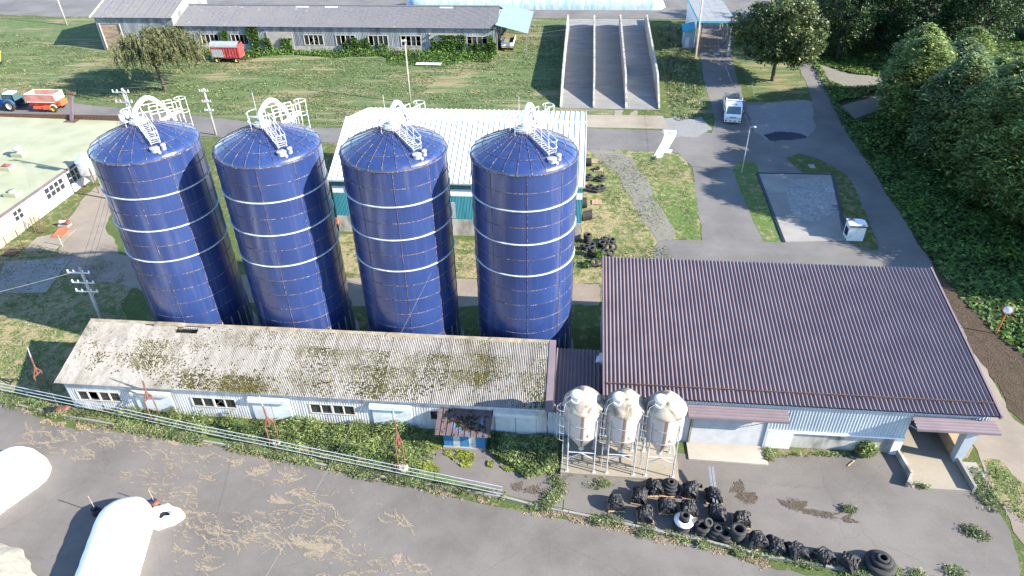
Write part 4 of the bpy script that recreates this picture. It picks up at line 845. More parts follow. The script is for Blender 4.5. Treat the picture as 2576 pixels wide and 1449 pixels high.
def make_bin(num, x):
    t = thing('feed_bin', 'pinkish white fibreglass feed bin marked '+num+{'4':', standing next to the mossy shed','5':', the middle bin of the three','6':', standing next to the roller shutter'}[num], 'feed bin', (x,33.55,.25), 0, 'numbered feed bins in a row')
    rb = 1.27
    B().lathe([(rb,3.3),(rb+.01,4.2),(rb+.01,5.6)],36).make('shell', MAT['frp'], t, True)
    B().lathe([(.2,1.42),(.26,1.52),(.6,2.1),(1.0,2.78),(1.2,3.14),(rb,3.3)],36).make('hopper_cone', MAT['frp'], t, True)
    B().lathe([(.2,1.1),(.2,1.44)],14).make('outlet', MAT['galv'], t)
    B().lathe([(rb+.09,5.52),(rb+.1,5.62),(rb,5.72),(.98,6.12),(.62,6.5),(.34,6.72),(.0,6.82)],36).make('roof_dome', MAT['frptop'], t, True)
    for z in (3.3,4.45,5.56): B().lathe([(rb+.012,z-.03),(rb+.04,z-.03),(rb+.04,z+.03),(rb+.012,z+.03)],36).make('joint_ring', MAT['galv_dull'], t)
    B().lathe([(.36,6.1),(.36,6.62),(.42,6.64),(.42,6.76),(.3,6.84),(.02,6.86)],18,c=(-.5,-.45,0)).make('fill_lid', MAT['white'], t, True)
    a0 = math.radians(-92); B().lathe([(rb+.016,3.35),(rb+.016,5.5)],3,a0=a0-.075,a1=a0+.075).make('sight_stripe', MAT['brownstripe'], t); B().lathe([(.34,1.62),(.62,2.1),(1.02,2.78),(1.215,3.13),(rb+.012,3.3)],3,a0=a0-.075,a1=a0+.075).make('sight_stripe', MAT['brownstripe'], t)
    me = digit(num,.46,MAT['brownstripe']); aa = a0+.30
    for v in me.vertices:
        X, Y = v.co.x, v.co.y; a = aa+X/rb; v.co = ((rb+.02)*math.cos(a),(rb+.02)*math.sin(a),3.5+Y)
    inst('numeral', me, t)
    for sx_ in (-1,1):
        for sy in (-1,1): B().tube([(sx_*.92,sy*1.1,0),(sx_*.92,sy*.92+ (0 if sy>0 else -.06),4.9)],.045,8).make('leg', MAT['galv'], t); B().box(sx_*.92-.13,sx_*.92+.13,sy*1.1-.13,sy*1.1+.13,0,.03).make('foot_plate', MAT['galv'], t)
    for z, in ((1.85,),):
        for sy in (-1,1): B().tube([(-.92,sy*1.05,z),(.92,sy*1.05,z)],.04,6).make('cross_bar', MAT['galv'], t); B().beam((-.9,sy*1.07,1.25),(0,sy*1.07,1.8),.05).make('brace', MAT['galv'], t); B().beam((.9,sy*1.07,1.25),(0,sy*1.07,1.8),.05).make('brace', MAT['galv'], t)
        for sx_ in (-1,1): B().tube([(sx_*.92,-1.05,z),(sx_*.92,1.05,z)],.04,6).make('cross_bar', MAT['galv'], t)
    lx, ly = -1.28, -.62; lad = B().tube([(lx,ly-.2,.3),(lx,ly-.2,5.9)],.026,6)
    lad.tube([(lx,ly+.2,.3),(lx,ly+.2,5.9)],.026,6)
    for k in range(17): lad.tube([(lx,ly-.2,.5+k*.32),(lx,ly+.2,.5+k*.32)],.018,5)
    ld_ = lad.make('ladder', MAT['galv'], t); bb = B()
    for k in range(5):
        z = 2.9+k*.68; bb.tube([(lx+.05-.42*math.sin(a)*1.25,ly-.42*math.cos(a),z) for a in [i*math.pi/10 for i in range(11)]],.022,5)
    for a in (.6,1.57,2.5): bb.tube([(lx+.05-.42*math.sin(a)*1.25,ly-.42*math.cos(a),2.9),(lx+.05-.42*math.sin(a)*1.25,ly-.42*math.cos(a),5.65)],.018,5)
    bb.make('safety_cage', MAT['galv'], ld_)
    bb = B()
    for o in (-.25,.25): bb.tube([(lx,ly+o,5.7),(lx+.1,ly+o,6.25),(lx+.45,ly+o*.9,6.55),(lx+.7,ly+o*.9,6.3)],.024,5)
    bb.make('grab_rail', MAT['galv'], ld_)
for num, x in (('4',1.12),('5',3.85),('6',6.52)): make_bin(num, x)
# galvanised hopper by the green-roofed building
t = thing('feed_hopper', 'small galvanised feed hopper on rusty legs by the white building wall', 'feed hopper', (-59.4,72.4,0))
B().lathe([(.12,.9),(1.05,2.3),(1.1,2.35),(1.1,3.9)],22).make('hopper_body', MAT['galv'], t, True); B().lathe([(1.16,3.86),(.35,4.7),(.3,4.95),(.02,5.0)],22).make('hopper_roof', MAT['galv'], t, True)
for sx_ in (-1,1):
    for sy in (-1,1): B().tube([(sx_*.95,sy*.95,0),(sx_*.8,sy*.8,3.3)],.06,6).make('leg', MAT['rust'], t)
for z in (2.35,3.1,3.86): B().lathe([(1.11,z-.04),(1.15,z),(1.11,z+.04)],22).make('band', MAT['galv_dull'], t)
# ================================================================== VEHICLES
def wheel(par, x, y, z, r, w, rim, axis='x', name='wheel'):
    """tyre with tread blocks and a dished rim; axis is the axle direction"""
    o = bpy.data.objects.new(name, None); C.objects.link(o); o.parent = par; o.location = (x,y,z); o.rotation_euler = (math.pi/2,0,0) if axis == 'y' else (0,math.pi/2,0)
    B().lathe([(r*.55,-w*.42),(r*.85,-w/2),(r*.97,-w*.42),(r,-w*.2),(r,w*.2),(r*.97,w*.42),(r*.85,w/2),(r*.55,w*.42)],22).make('tyre', MAT['tyre'], o, True)
    B().lathe([(r*.56,-w*.44),(r*.5,-w*.3),(r*.2,-w*.12),(.02,-w*.14)],18).make('rim', rim, o, True); B().lathe([(.02,w*.14),(r*.2,w*.12),(r*.5,w*.3),(r*.56,w*.44)],18).make('rim', rim, o, True)
    return o
# dump truck (front towards -y)
f0, f1 = G(1841,313,0), G(1834,262,0); hd = math.atan2(-(f1.x-f0.x), f1.y-f0.y)
tk = thing('dump_truck', 'white cab small dump truck with an open muddy bed', 'truck', (f0.x,f0.y,.03), hd); tk.scale = (1.08,1.22,1.12)
WT = plain('white_vehicle_paint', (.74,.76,.78), .3, 0, .06, 2)
prof = [(0,.45),(-.06,1.05),(.02,1.3),(.42,2.25),(.7,2.36),(1.65,2.36),(1.75,2.2),(1.75,.55)]   # side profile (y,z)
def extr(prof, x0, x1):
    k = len(prof); return B().add([(x0,y,z) for y,z in prof]+[(x1,y,z) for y,z in prof],[tuple(range(k))[::-1],tuple(range(k,2*k))]+[(i,(i+1)%k,k+(i+1)%k,k+i) for i in range(k)])
cb = extr(prof,-1.03,1.03).make('cab', WT, tk)
B().add([(-.93,.03,1.34),(.93,.03,1.34),(.84,.395,2.2),(-.84,.395,2.2)],[(0,1,2,3)]).make('windscreen', MAT['screen'], cb, loc=(0,-.012,0))
for sx_ in (-1,1): B().add([(sx_*1.035,.25,1.35),(sx_*1.035,1.15,1.35),(sx_*1.035,1.15,2.1),(sx_*1.035,.5,2.1)],[(0,1,2,3)]).make('side_window', MAT['screen'], cb); B().tube([(sx_*1.03,.3,1.6),(sx_*1.35,.1,1.55)],.025,5).make('mirror_arm', MAT['blueblack'], cb); B().box(sx_*1.35-.1,sx_*1.35+.1,.05,.12,1.35,1.7).make('mirror', MAT['blueblack'], cb)
B().add([(-.5,-.075,1.02),(.5,-.075,1.02),(.38,-.085,.78),(-.38,-.085,.78)],[(3,2,1,0)]).make('grille', MAT['galv_dull'], cb)
for sx_ in (-1,1): B().box(sx_*.75-.2,sx_*.75+.2,-.09,-.02,.72,.86).make('headlight', MAT['galv'], tk)
bp = B().box(-1.05,1.05,-.16,.05,.34,.66).make('bumper', plain('cream_bumper', (.72,.70,.56), .5), tk)
for x in (-.85,-.3,.3,.85): B().box(x-.12,x+.12,-.175,-.16,.44,.56).make('bumper_slot', MAT['blueblack'], bp)
MAT['mudgrey'] = plain('muddy_grey_steel', (.33,.32,.30), .7, .1, .4, 2)
bd = B().box(-1.08,1.08,1.95,6.1,.95,1.05).make('bed_floor', plain('dusty_bed', (.16,.14,.13), .9, 0, .4, 3), tk)
for x in (-1.1,1.04): B().box(x,x+.06,1.95,6.1,.95,1.75).make('side_board', MAT['mudgrey'], tk)
B().box(-1.04,1.04,6.04,6.1,.95,1.9).make('tailgate', MAT['mudgrey'], tk); B().box(-1.04,1.04,1.88,1.95,.9,2.15).make('headboard', MAT['mudgrey'], tk)
for x in (-1.02,1.02): B().tube([(x,1.82,.9),(x,1.82,2.75)],.06,8).make('gantry_post', WT, tk)
B().beam((-1.02,1.82,2.5),(1.02,1.82,2.5),.12).make('gantry_bar', WT, tk); B().box(-.4,.4,.3,5.9,.5,.9).make('chassis', MAT['blueblack'], tk)
for x in (-.2,.2): B().lathe([(.07,0),(.07,.12),(.02,.14)],8).make('cab_lamp', MAT['rust'], tk, loc=(x,.62,2.34))
for y in (.85,4.6):
    for x in (-.9,.9): wheel(tk,x,y,.42,.42,.26,MAT['galv'])
# tractor with its mixer wagon on the service road (both facing -x)
TB = plain('blue_tractor_paint', (.03,.14,.38), .4, 0, .2, 2)
tt = thing('tractor', 'blue tractor with pale blue cab roof coupled to the orange mixer wagon', 'tractor', (-88.9,98.5,.03))
for y in (-1.05,1.05): wheel(tt,0,y,.85,.85,.5,MAT['white'],'y','rear_wheel'); wheel(tt,-2.6,y*.95,.6,.6,.4,MAT['white'],'y','front_wheel')
extr([(-.35,.75),(-.35,1.5),(.0,1.62),(2.6,1.52),(2.9,1.3),(2.9,.7)],-.42,.42).make('bonnet', TB, tt, rz=math.pi/2, loc=(-.3,0,0))
B().box(-1.1,.75,-.62,.62,.7,1.25).make('cab_base', MAT['blueblack'], tt)
cbn = extr([(-.7,1.25),(-.85,1.5),(-.8,2.5),(.85,2.5),(1.05,1.4),(.9,1.25)],-.66,.66).make('cab', MAT['screen'], tt, rz=math.pi/2, loc=(0,0,0))
B().lathe([(1.05,2.5),(1.08,2.58),(.95,2.72),(.05,2.78)],4,a0=math.pi/4).make('cab_roof', plain('pale_blue_roof', (.42,.62,.74), .4), tt, loc=(-.05,0,0))
for x in (-.98,.72):
    for y in (-.68,.68): B().box(x-.04,x+.04,y-.04,y+.04,1.2,2.55).make('cab_pillar', MAT['blueblack'], tt)
for y in (-1.05,1.05): B().tube([(.95*math.cos(a),y,.85+.95*math.sin(a)) for a in [math.radians(20+i*16) for i in range(9)]],.10,6).make('mudguard', TB, tt)
B().box(.75,2.4,-.25,.25,.5,.95).make('drawbar', MAT['blueblack'], tt)
mx = thing('mixer_wagon', 'orange red feed mixer wagon with open white-rimmed tub', 'mixer wagon', (-83.2,98.4,.03))
OR = N('orange_red_paint', .45, 0, .4); OR.col(OR.ramp(OR.noise(1.2,4),[(.3,(.48,.07,.03)),(.7,(.62,.11,.05))])); OR = OR.m
def tub(z0, z1, a0, a1, b0, b1): return [(-a0,-b0,z0),(a0,-b0,z0),(a0,b0,z0),(-a0,b0,z0),(-a1,-b1,z1),(a1,-b1,z1),(a1,b1,z1),(-a1,b1,z1)]
SD = [(0,1,5,4),(1,2,6,5),(2,3,7,6),(3,0,4,7)]
B().add(tub(.75,1.75,1.75,2.45,.75,1.15),[(3,2,1,0)]+SD).make('tub_lower', OR, mx); B().add(tub(1.75,2.75,2.45,2.35,1.15,1.15),SD).make('tub_upper', plain('glare_pale_red', (.52,.22,.17), .5, 0, .3, .8), mx)  # glare on the upper tub is put into its paler pinkish red
MAT['wrim'] = plain('bleached_panel', (.74,.68,.62), .5); B().add([(-2.46,-1.0,1.8),(-2.37,-1.1,2.75),(-2.37,1.1,2.75),(-2.46,1.0,1.8)],[(0,1,2,3)]).make('end_panel', MAT['wrim'], mx, loc=(-.02,0,0)); B().add([(2.46,-1.0,1.8),(2.37,-1.1,2.75),(2.37,1.1,2.75),(2.46,1.0,1.8)],[(3,2,1,0)]).make('end_panel', MAT['wrim'], mx, loc=(.02,0,0))
B().tube([(-2.35,-1.15,2.78),(2.35,-1.15,2.78),(2.35,1.15,2.78),(-2.35,1.15,2.78)],.06,6,True).make('rim_rail', MAT['wrim'], mx)
bb = B(); n = 10
for i in range(n+1):
    for j in range(n+1):
        x, y = -2.2+4.4*i/n, -1.05+2.1*j/n; bb.v.append((x,y,1.9+.4*math.exp(-((x-.4)**2+y*y)/.9)+random.uniform(-.05,.05)))
for i in range(n):
    for j in range(n): bb.f.append((i*(n+1)+j,(i+1)*(n+1)+j,(i+1)*(n+1)+j+1,i*(n+1)+j+1))
bb.make('feed_load', plain('chopped_feed', (.44,.34,.18), .95, 0, .4, 8), mx)
B().box(-1.6,.4,-1.3,-.85,.55,.85).make('discharge_door', OR, mx); B().box(.0,1.2,-1.35,-.8,.5,1.0).make('side_chute', OR, mx); B().beam((-2.3,-1.17,1.62),(2.2,-1.17,1.62),.06,.1).make('side_trim', MAT['wrim'], mx)
B().box(2.3,2.9,-.8,.8,.9,1.7).make('rear_box', MAT['orange'], mx); B().box(-3.4,-1.8,-.15,.15,.55,.8).make('drawbar', OR, mx); B().tube([(-2.2,0,.0),(-2.2,0,.7)],.07,6).make('parking_jack', MAT['galv'], mx)
for y in (-1.0,1.0): wheel(mx,1.55,y,.5,.5,.36,MAT['yellow'],'y'); B().tube([(1.55+.62*math.cos(a),y,.5+.62*math.sin(a)) for a in [math.radians(20+i*20) for i in range(8)]],.09,6).make('mudguard', MAT['wrim'], mx)
# red forage wagon
fw_ = thing('forage_wagon', 'old red forage wagon with rounded grey canopy on the lawn', 'wagon', (-62.6,119.5,1.48))
RD = N('faded_wagon_red', .65, 0, .3); RD.col(RD.ramp(RD.noise(1.2,6,dist=.8),[(.3,(.20,.03,.03)),(.6,(.36,.05,.05)),(.75,(.42,.16,.14))])); RD = RD.m
B().box(-2.6,2.6,-1.05,1.05,.85,1.0).make('bed', RD, fw_)
for y in (-1.05,1.0): B().box(-2.6,2.6,y,y+.05,1.0,2.75).make('side_panel', RD, fw_)
for k in range(6): B().box(-.2+k*.52,-.12+k*.52,-1.1,-1.05,1.0,2.75).make('side_rib', RD, fw_)
B().box(-2.45,-.35,-1.09,-1.05,1.0,2.3).make('grey_hatch', MAT['galv_dull'], fw_); B().box(2.55,2.6,-1.0,1.0,1.0,3.2).make('end_panel', RD, fw_); B().box(-2.6,-2.55,-1.0,1.0,1.0,3.2).make('end_panel', RD, fw_)
bb = B(); n = 10
for i in range(n+1): a = math.pi*i/n; bb.v += [(-2.65,-1.1*math.cos(a),2.72+.75*math.sin(a)),(2.55,-1.1*math.cos(a),2.72+.75*math.sin(a))]
for i in range(n): bb.f.append((2*i,2*i+1,2*i+3,2*i+2))
bb.make('canopy', plain('grey_canopy', (.24,.26,.255), .6, 0, .15, 2), fw_, True)
for x in (-1.8,1.8):
    for y in (-.85,.85): wheel(fw_,x,y,.42,.42,.24,MAT['yellow'],'y')
B().beam((2.6,0,.6),(4.2,0,.35),.1).make('drawbar', MAT['rust'], fw_); B().beam((-1.8,-.8,.45),(-1.8,.8,.45),.1).make('axle', MAT['rust'], fw_); B().beam((1.8,-.8,.45),(1.8,.8,.45),.1).make('axle', MAT['rust'], fw_); B().box(-2.4,2.4,-.3,.3,.55,.85).make('chassis', MAT['blueblack'], fw_)
p = T(-6,172); yl = thing('lime_spreader', 'lime yellow farm machine with white top at the edge of the lawn', 'machine', (p.x-1.5,p.y+.6,p.z))
B().add(tub(.9,2.6,1.4,2.0,.9,1.1),[(3,2,1,0),(4,5,6,7)]+SD).make('hopper', MAT['lime'], yl); B().box(-2.0,1.9,-1.12,1.1,2.6,2.95).make('top_cover', MAT['white'], yl); B().box(-1.9,1.9,-.5,.5,.5,.9).make('chassis', MAT['blueblack'], yl)
for y in (-.95,.95): wheel(yl,-.6,y,.5,.5,.34,MAT['galv'],'y')
# ================================================================== FENCE, POSTS, POLES, WIRES
FP = [G(u,v,.4) for u,v in ((-60,964),(0,979),(140,1009),(265,1035),(475,1081),(676,1122),(894,1167),(1094,1208),(1264,1243))]
fe = thing('rail_fence', 'white pipe rail fence along the kerb of the front yard', 'fence')
for zz in (.4,.78,1.15):
    for i in range(len(FP)-1): B().tube([(FP[i].x,FP[i].y,zz),(FP[i+1].x,FP[i+1].y,zz)],.03,7).make('rail', MAT['galv'], fe)
acc = 0
for i in range(len(FP)-1):
    a, c = FP[i], FP[i+1]; n = max(1,round((c-a).length/3.4))
    for k in range(n): q = a+(c-a)*k/n; B().box(q.x-.022,q.x+.022,q.y+.0,q.y+.045,0,1.18).make('fence_post', MAT['galv_dull'] if i < 3 else MAT['blueblack'], fe)
for (zx,zy,hz), lb in (((510,800,680),'black stake standing on the kerb between the fence end and the bundles'),((950,890,770),'black stake standing on the kerb in front of the first black bundle')):
    u,v = Z([2000,1688,3000,2250])(zx,zy); p = T(u,v); h = VY(*Z([2000,1688,3000,2250])(zx+15,hz), p.y).z; tag(B().tube([(p.x,p.y,0),(p.x+.03,p.y,max(.9,h))],.03,6).make('fence_stake', MAT['blueblack']), lb, 'stake')
RP = [((110,994),(130,983),(61,880)),((384,1059),(404,1049),(344,936)),((681,1120),(703,1112),(640,1000)),((1005,1187),(1020,1175),(979,1028))]
RLB = ['faded red A-frame mast standing in the shaded grass by the shed gable','faded red A-frame mast beside the first sliding door of the mossy shed','faded red A-frame mast on a concrete block near the middle of the rail fence','faded red A-frame mast on a round concrete foot near the end of the rail fence']
TOPS = []
for (b0,b1,tp), lb in zip(RP,RLB):
    p, q = T(*b0), T(*b1); h = VY(*tp,p.y); H = h.z; t = thing('red_mast', lb, 'mast', (p.x,p.y,0), 0, 'red masts along the rail fence'); d = q-p; zc = H*.40
    x = h.x-p.x
    B().tube([(0,0,0),(0,0,zc)],.05,7).make('front_leg', MAT['rustred'], t); B().tube([(d.x,d.y,0),(d.x,d.y,zc+.25)],.05,7).make('rear_leg', MAT['rustred'], t)
    B().beam((0,0,zc),(d.x,d.y,zc+.25),.07).make('cross_bar', MAT['rustred'], t); B().tube([(0,0,zc),(d.x*.5+x*.2,d.y*.5,H*.58)],.05,6).make('strut', MAT['rustred'], t); B().tube([(d.x,d.y,zc+.25),(d.x*.5+x*.2,d.y*.5,H*.58)],.05,6).make('strut', MAT['rustred'], t)
    B().tube([(d.x*.5,d.y*.5,zc+.1),(d.x*.5+x*.5,d.y*.5,H*.8)],[.075,.06],8).make('mast', MAT['rustred'], t); B().tube([(d.x*.5+x*.5,d.y*.5,H*.79),(d.x*.5+x*.8,d.y*.5,H)],.04,6).make('mast_top', MAT['galv'], t)
    if 'concrete' in lb: B().lathe([(.42,-.05),(.40,.3),(.3,.34),(.02,.34)],4 if 'block' in lb else 12).make('footing', MAT['concrete_pale'], t, loc=(d.x*.6,d.y*.6,0))
    TOPS.append(Vector((p.x+d.x*.5+x*.8,p.y+d.y*.5,H)))
def upole(name, x, y, z0, H, label, arms, lean=(0,0), steps=True, r=.16, ang=0.0, cat='utility pole'):
    t = thing(name, label, cat, (x,y,z0), ang)
    B().tube([(0,0,-.2),(lean[0],lean[1],H)],[r,r*.7],10).make('pole', MAT['wood_pole'], t, True)
    for z, w in arms:
        a = B().beam((-w/2,-.1,z),(w/2,-.1,z),.09,.09).make('cross_arm', MAT['galv'], t)
        for k in (-.46,-.2,.2,.46): B().lathe([(.04,0),(.07,.06),(.05,.14),(.07,.2),(.02,.24)],8).make('insulator', MAT['white'], a, loc=(k*w,-.1,z+.04))
    if arms: B().beam((0,-.12,arms[-1][0]-.8),(arms[0][1]*.35,-.12,arms[-1][0]),.05).make('arm_brace', MAT['galv'], t)
    return t
pp = VY(253,802,44.0); tp = VY(200,672,44.0)
upole('utility_pole', pp.x, 44.0, 0, tp.z, 'utility pole with three cross-arms rising behind the mossy shed gable', [(tp.z-.5,2.0),(tp.z-1.5,2.0),(tp.z-2.4,2.0)], (tp.x-pp.x,0)); POLE1 = Vector((tp.x,44,tp.z-.3))
PA = G(544,340); HA = VY(510,222,PA.y).z; upole('utility_pole', PA.x, PA.y, 0, HA, 'utility pole with stacked short cross-arms between the two silos nearest the green building', [(HA-.4,1.3),(HA-1.9,1.3),(HA-3.2,1.3)]); POLE2 = Vector((PA.x,PA.y,HA))
a, c = VY(322,280,68), VY(306,222,68); tpz = upole('transformer_pole', a.x, 68, 0, c.z, 'utility pole crowded with white transformers beside the first silo', [(c.z-.4,1.9),(c.z-1.5,1.9)], (c.x-a.x,0)); POLE3 = Vector((c.x,68,c.z))
for k,(dx,dz) in enumerate(((-.8,-3.0),(-.1,-2.6),(.6,-3.2),(-.4,-3.7))): B().lathe([(.02,0),(.22,.05),(.24,.7),(.18,.85),(.02,.9)],12).make('transformer', MAT['white'], tpz, True, loc=(dx,-.35,c.z+dz-.6))
B().beam((-1.3,-.2,c.z-3.8),(1.1,-.2,c.z-3.8),.12).make('transformer_beam', MAT['galv'], tpz)
q = Z([1000,0,2000,562]); LP = T(*q(1555,1040)); h = VY(*q(1495,395),LP.y).z; upole('lawn_pole', LP.x, LP.y, LP.z, h-LP.z, 'plain slim grey pole standing alone on the lawn behind the white barn', [(h-LP.z-.3,.7)], (VY(*q(1495,395),LP.y).x-LP.x,0), r=.13); LPT = Vector((VY(*q(1495,395),LP.y).x,LP.y,h-.3))
q = Z([0,0,1000,562]); RPp = T(*q(675,255)); upole('roadside_pole', RPp.x, RPp.y, RPp.z, 8.5, 'bare utility pole beside the back road near the boarded barn', [])
q = Z([2580,0,2920,240],2053); UP_ = T(*q(808,1365)); upole('shelter_pole', UP_.x, UP_.y, UP_.z, 10.5, 'grey utility pole standing against the weighbridge shelter post', [])
WPT = Vector((UP_.x,UP_.y,UP_.z+9.5))
q = Z([2000,562,3000,1124]); SLp = T(*q(2310,290)); t = thing('street_lamp', 'slim grey lamp pole with white lamp head on the grass island', 'street lamp', (SLp.x,SLp.y,0)); hh = 6.0
B().tube([(0,0,0),(0,0,hh)],[.06,.04],8).make('pole', MAT['galv'], t); B().tube([(0,0,hh),(.4,-.1,hh+.1)],.03,6).make('arm', MAT['galv'], t); B().lathe([(.02,0),(.16,.04),(.14,.14),(.02,.18)],10).make('lamp_head', MAT['white'], t, True, loc=(.5,-.12,hh+.02)); LMP = Vector((SLp.x,SLp.y,hh))
def wire(p, q, sag, label, r=.014, mat=None):
    n = 24; pts = [p+(q-p)*i/n-Vector((0,0,sag*4*(i/n)*(1-i/n))) for i in range(n+1)]; return tag(B().tube(pts,r,4).make('wire', mat or MAT['wire']), label, 'wire')
wire(POLE1, POLE1+Vector((-22,-13,.5)), .6, 'pale overhead wire running from the cross-arm pole out past the shed gable', .022)
for k in range(3): wire(POLE1+Vector((.5-.5*k,0,-.4)), POLE3+Vector((.4-.4*k,0,-1)), .9, 'thin dark overhead wire strung between the cross-arm pole and the transformer pole', .012, MAT['blueblack'])['group'] = 'wires between the two poles'
wire(POLE3, LPT, 1.2, 'overhead wire crossing the lawn to the slim lone pole', .008, MAT['wire']); wire(LPT, WPT, 1.6, 'overhead wire from the slim lawn pole across the bunkers to the weighbridge', .009, MAT['wire'])
wire(WPT-Vector((-2.2,0,4)), LMP, .5, 'pale wire running from the weighbridge shelter over the dump truck to the lamp pole', .012, MAT['wire'])
wire(Vector((-10.5,42.3,9.8)), G(742,1449,1.5)+Vector((-3,-8,0)), .8, 'thin pale cable sloping from the silo down across the mossy shed and yard', .006, MAT['wire'])
wire(TOPS[3], Vector((-8.9,35.7,2.2)), .25, 'thin cable from the red mast to the blue hut', .010, MAT['wire'])
# ================================================================== TYRES, PALLETS, BUNDLES
ty = {}
def tyre_mesh(r, w):
    key = (r,w)
    if key not in ty: ty[key] = B().lathe([(r*.56,.08*w),(r*.66,0),(r*.92,.02*w),(r,.2*w),(r*.985,.5*w),(r,.8*w),(r*.92,.98*w),(r*.66,w),(r*.56,.92*w),(r*.60,.5*w),(r*.56,.08*w)],26).mesh('tyre', MAT['tyre'], True)
    return ty[key]
def tyre(x, y, z, r, w, label, group, rot=(0,0,0)):
    o = inst('tyre', tyre_mesh(r,w), None, (x,y,z)); o.rotation_euler = rot; return tag(o, label, 'tyre', group)
pal_slat = B().box(-.55,.55,-.05,.05,0,.025).mesh('slat', MAT['timber']); pal_bear = B().box(-.04,.04,-.55,.55,0,.09).mesh('bearer', MAT['timber'])
def pallet(x, y, z, label, rz=0, mat=None, group='wooden pallets'):
    t = thing('wooden_pallet', label, 'pallet', (x,y,z), rz, group)
    for k in (-.5,0,.5): inst('bearer', pal_bear, t, (k,0,0))
    for k in range(7): inst('slat', pal_slat, t, (0,-.5+k*.1666,.09))
    return t
def bundle_mesh(seed):
    r = random.Random(seed); b_ = B(); n = 12; W, D, Hh = .50,.46,.62
    def nz(a,b,c): return .06*math.sin(a*7.3+seed)+.05*math.sin(b*9.1+seed*2.1+c*4)+.04*math.sin(c*11+seed*.7+a*5)
    for i in range(n+1):                                  # lumpy core
        for j in range(20):
            a = 2*math.pi*j/20; sq = (abs(math.cos(a))**4+abs(math.sin(a))**4)**-.25; z = Hh*i/n; k = 1-.18*(i/n)**3
            q = 1+nz(math.cos(a),math.sin(a),z*2)*1.3+r.uniform(-.03,.03); b_.v.append((W*sq*k*math.cos(a)*q,D*sq*k*math.sin(a)*q,z))
        if i:
            for j in range(20): b_.f.append(((i-1)*20+j,(i-1)*20+(j+1)%20,i*20+(j+1)%20,i*20+j))
    b_.v.append((0,0,Hh+.02)); c = len(b_.v)-1
    for j in range(20): b_.f.append((n*20+j,n*20+(j+1)%20,c))
    for s in range(44):                                   # flattened strips draped over and down the sides
        ax = r.random() < .6; off = r.uniform(-.46,.46); w = r.uniform(.05,.13); tw = r.uniform(-.35,.35); m_ = 9; lw = r.uniform(.9,1.1); pts = []
        for i in range(m_+1):
            t = -1+2*i/m_; s_ = t*.70; z = Hh*lw+.05+.12*math.cos(off*4+s_*2)-max(0,abs(s_)-.34)*2.0+r.uniform(-.05,.07); s2 = math.copysign(min(abs(s_),.52+r.uniform(-.06,.12)),s_); o_ = off+tw*t
            pts.append(Vector((s2,o_,max(.05,z))) if ax else Vector((o_,s2*.95,max(.05,z))))
        nn = Vector((0,w,0)) if ax else Vector((w,0,0)); k0 = len(b_.v)
        for p in pts: b_.v += [tuple(p-nn),tuple(p+Vector((0,0,.05))),tuple(p+nn)]
        for i in range(m_): b_.f += [(k0+3*i,k0+3*i+1,k0+3*i+4,k0+3*i+3),(k0+3*i+1,k0+3*i+2,k0+3*i+5,k0+3*i+4)]
    return b_.mesh('rubber_bundle', MAT['black'])
BM = [bundle_mesh(i+1) for i in range(5)]
zA, zB = Z([2320,1860,3000,2250],2526), Z([3000,1688,4000,2250])
BL = [((320,520),'outermost black rubber bundle, next to a black kerb stake'),((665,420),'black rubber bundle behind the outermost one'),((880,300),'black rubber bundle beside the big flat tyre stack on orange pallet'),((1410,345),'black rubber bundle between the flat tyre stack and the steel channels'),((1745,415),'black rubber bundle with pale steel channels lying across it'),((745,690),'black rubber bundle nearest the weedy kerb, in front of the others'),((1050,560),'black rubber bundle in the middle row behind the white-topped tyre stack'),((1375,615),'black rubber bundle with shiny folds in the middle of the group'),((1785,680),'black rubber bundle just behind the row of tyre stacks'),((2140,760),'wide black rubber bundle beside the twin tyre stacks'),((2390,1080),'black rubber bundle at the head of the row along the kerb')]
for i,((a,b_),lb) in enumerate(BL):
    p = T(*zA(a,b_)); rz = random.uniform(-.15,.15); pallet(p.x,p.y+.45,.03,'pallet under the '+lb.replace('black rubber bundle','black bundle'),rz,group='pallets under the black bundles')
    o = inst('rubber_bundle', BM[i%5], None, (p.x,p.y+.45,.14), rz+(math.pi/2 if i%2 else 0)); o.scale = (.86,.86,random.uniform(.8,1.0)); tag(o, lb, 'bundle', 'black rubber bundles on pallets')
for i,((a,b_),lb) in enumerate((((80,1225),'second black rubber bundle in the row along the kerb'),((290,1285),'third black rubber bundle in the row along the kerb'),((560,1325),'fourth black rubber bundle in the row along the kerb'),((830,1395),'last black rubber bundle in the kerb row, beside the big lone tyre stack'))):
    p = T(*zB(a,b_)); o = inst('rubber_bundle', BM[(i+2)%5], None, (p.x,p.y+.4,.02), .3*i); o.scale = (.9,.9,.85); tag(o, lb, 'bundle', 'black rubber bundles along the kerb')
ch = thing('steel_channels', 'two pale steel channels lying across a black bundle', 'steel channel', tuple(T(*zA(1745,415)))); ch.location.z = 0
for x in (-.16,.06): 
    for dx in (0,.08): B().beam((x+dx,-1.0,.35),(x+dx-.05,2.3,1.1),.02,.09).make('flange', MAT['galv'], ch)
    B().beam((x+.04,-1.0,.33),(x-.01,2.3,1.08),.08,.02).make('web', MAT['galv'], ch)
GT = 'tyre stacks among the black bundles'
def stack(p, spec, label, group=GT):
    z = .03
    for r, w, dx, dy in spec: tyre(p.x+dx,p.y+dy,z,r,w,label,group); z += w*.97
    return z
p = T(*zA(1110,300)); 
MAT['timber_o'] = plain('orange_timber', (.50,.30,.17), .8, 0, .2, 5); t = pallet(p.x,p.y+.5,.02,'orange-brown pallet carrying the big flat tyre stack',.1)
for o in t.children: o.data = o.data.copy(); o.data.materials[0] = MAT['timber_o']
t.scale = (1.25,1.1,1)
p2 = p+Vector((0,.55,.1)); z = .17
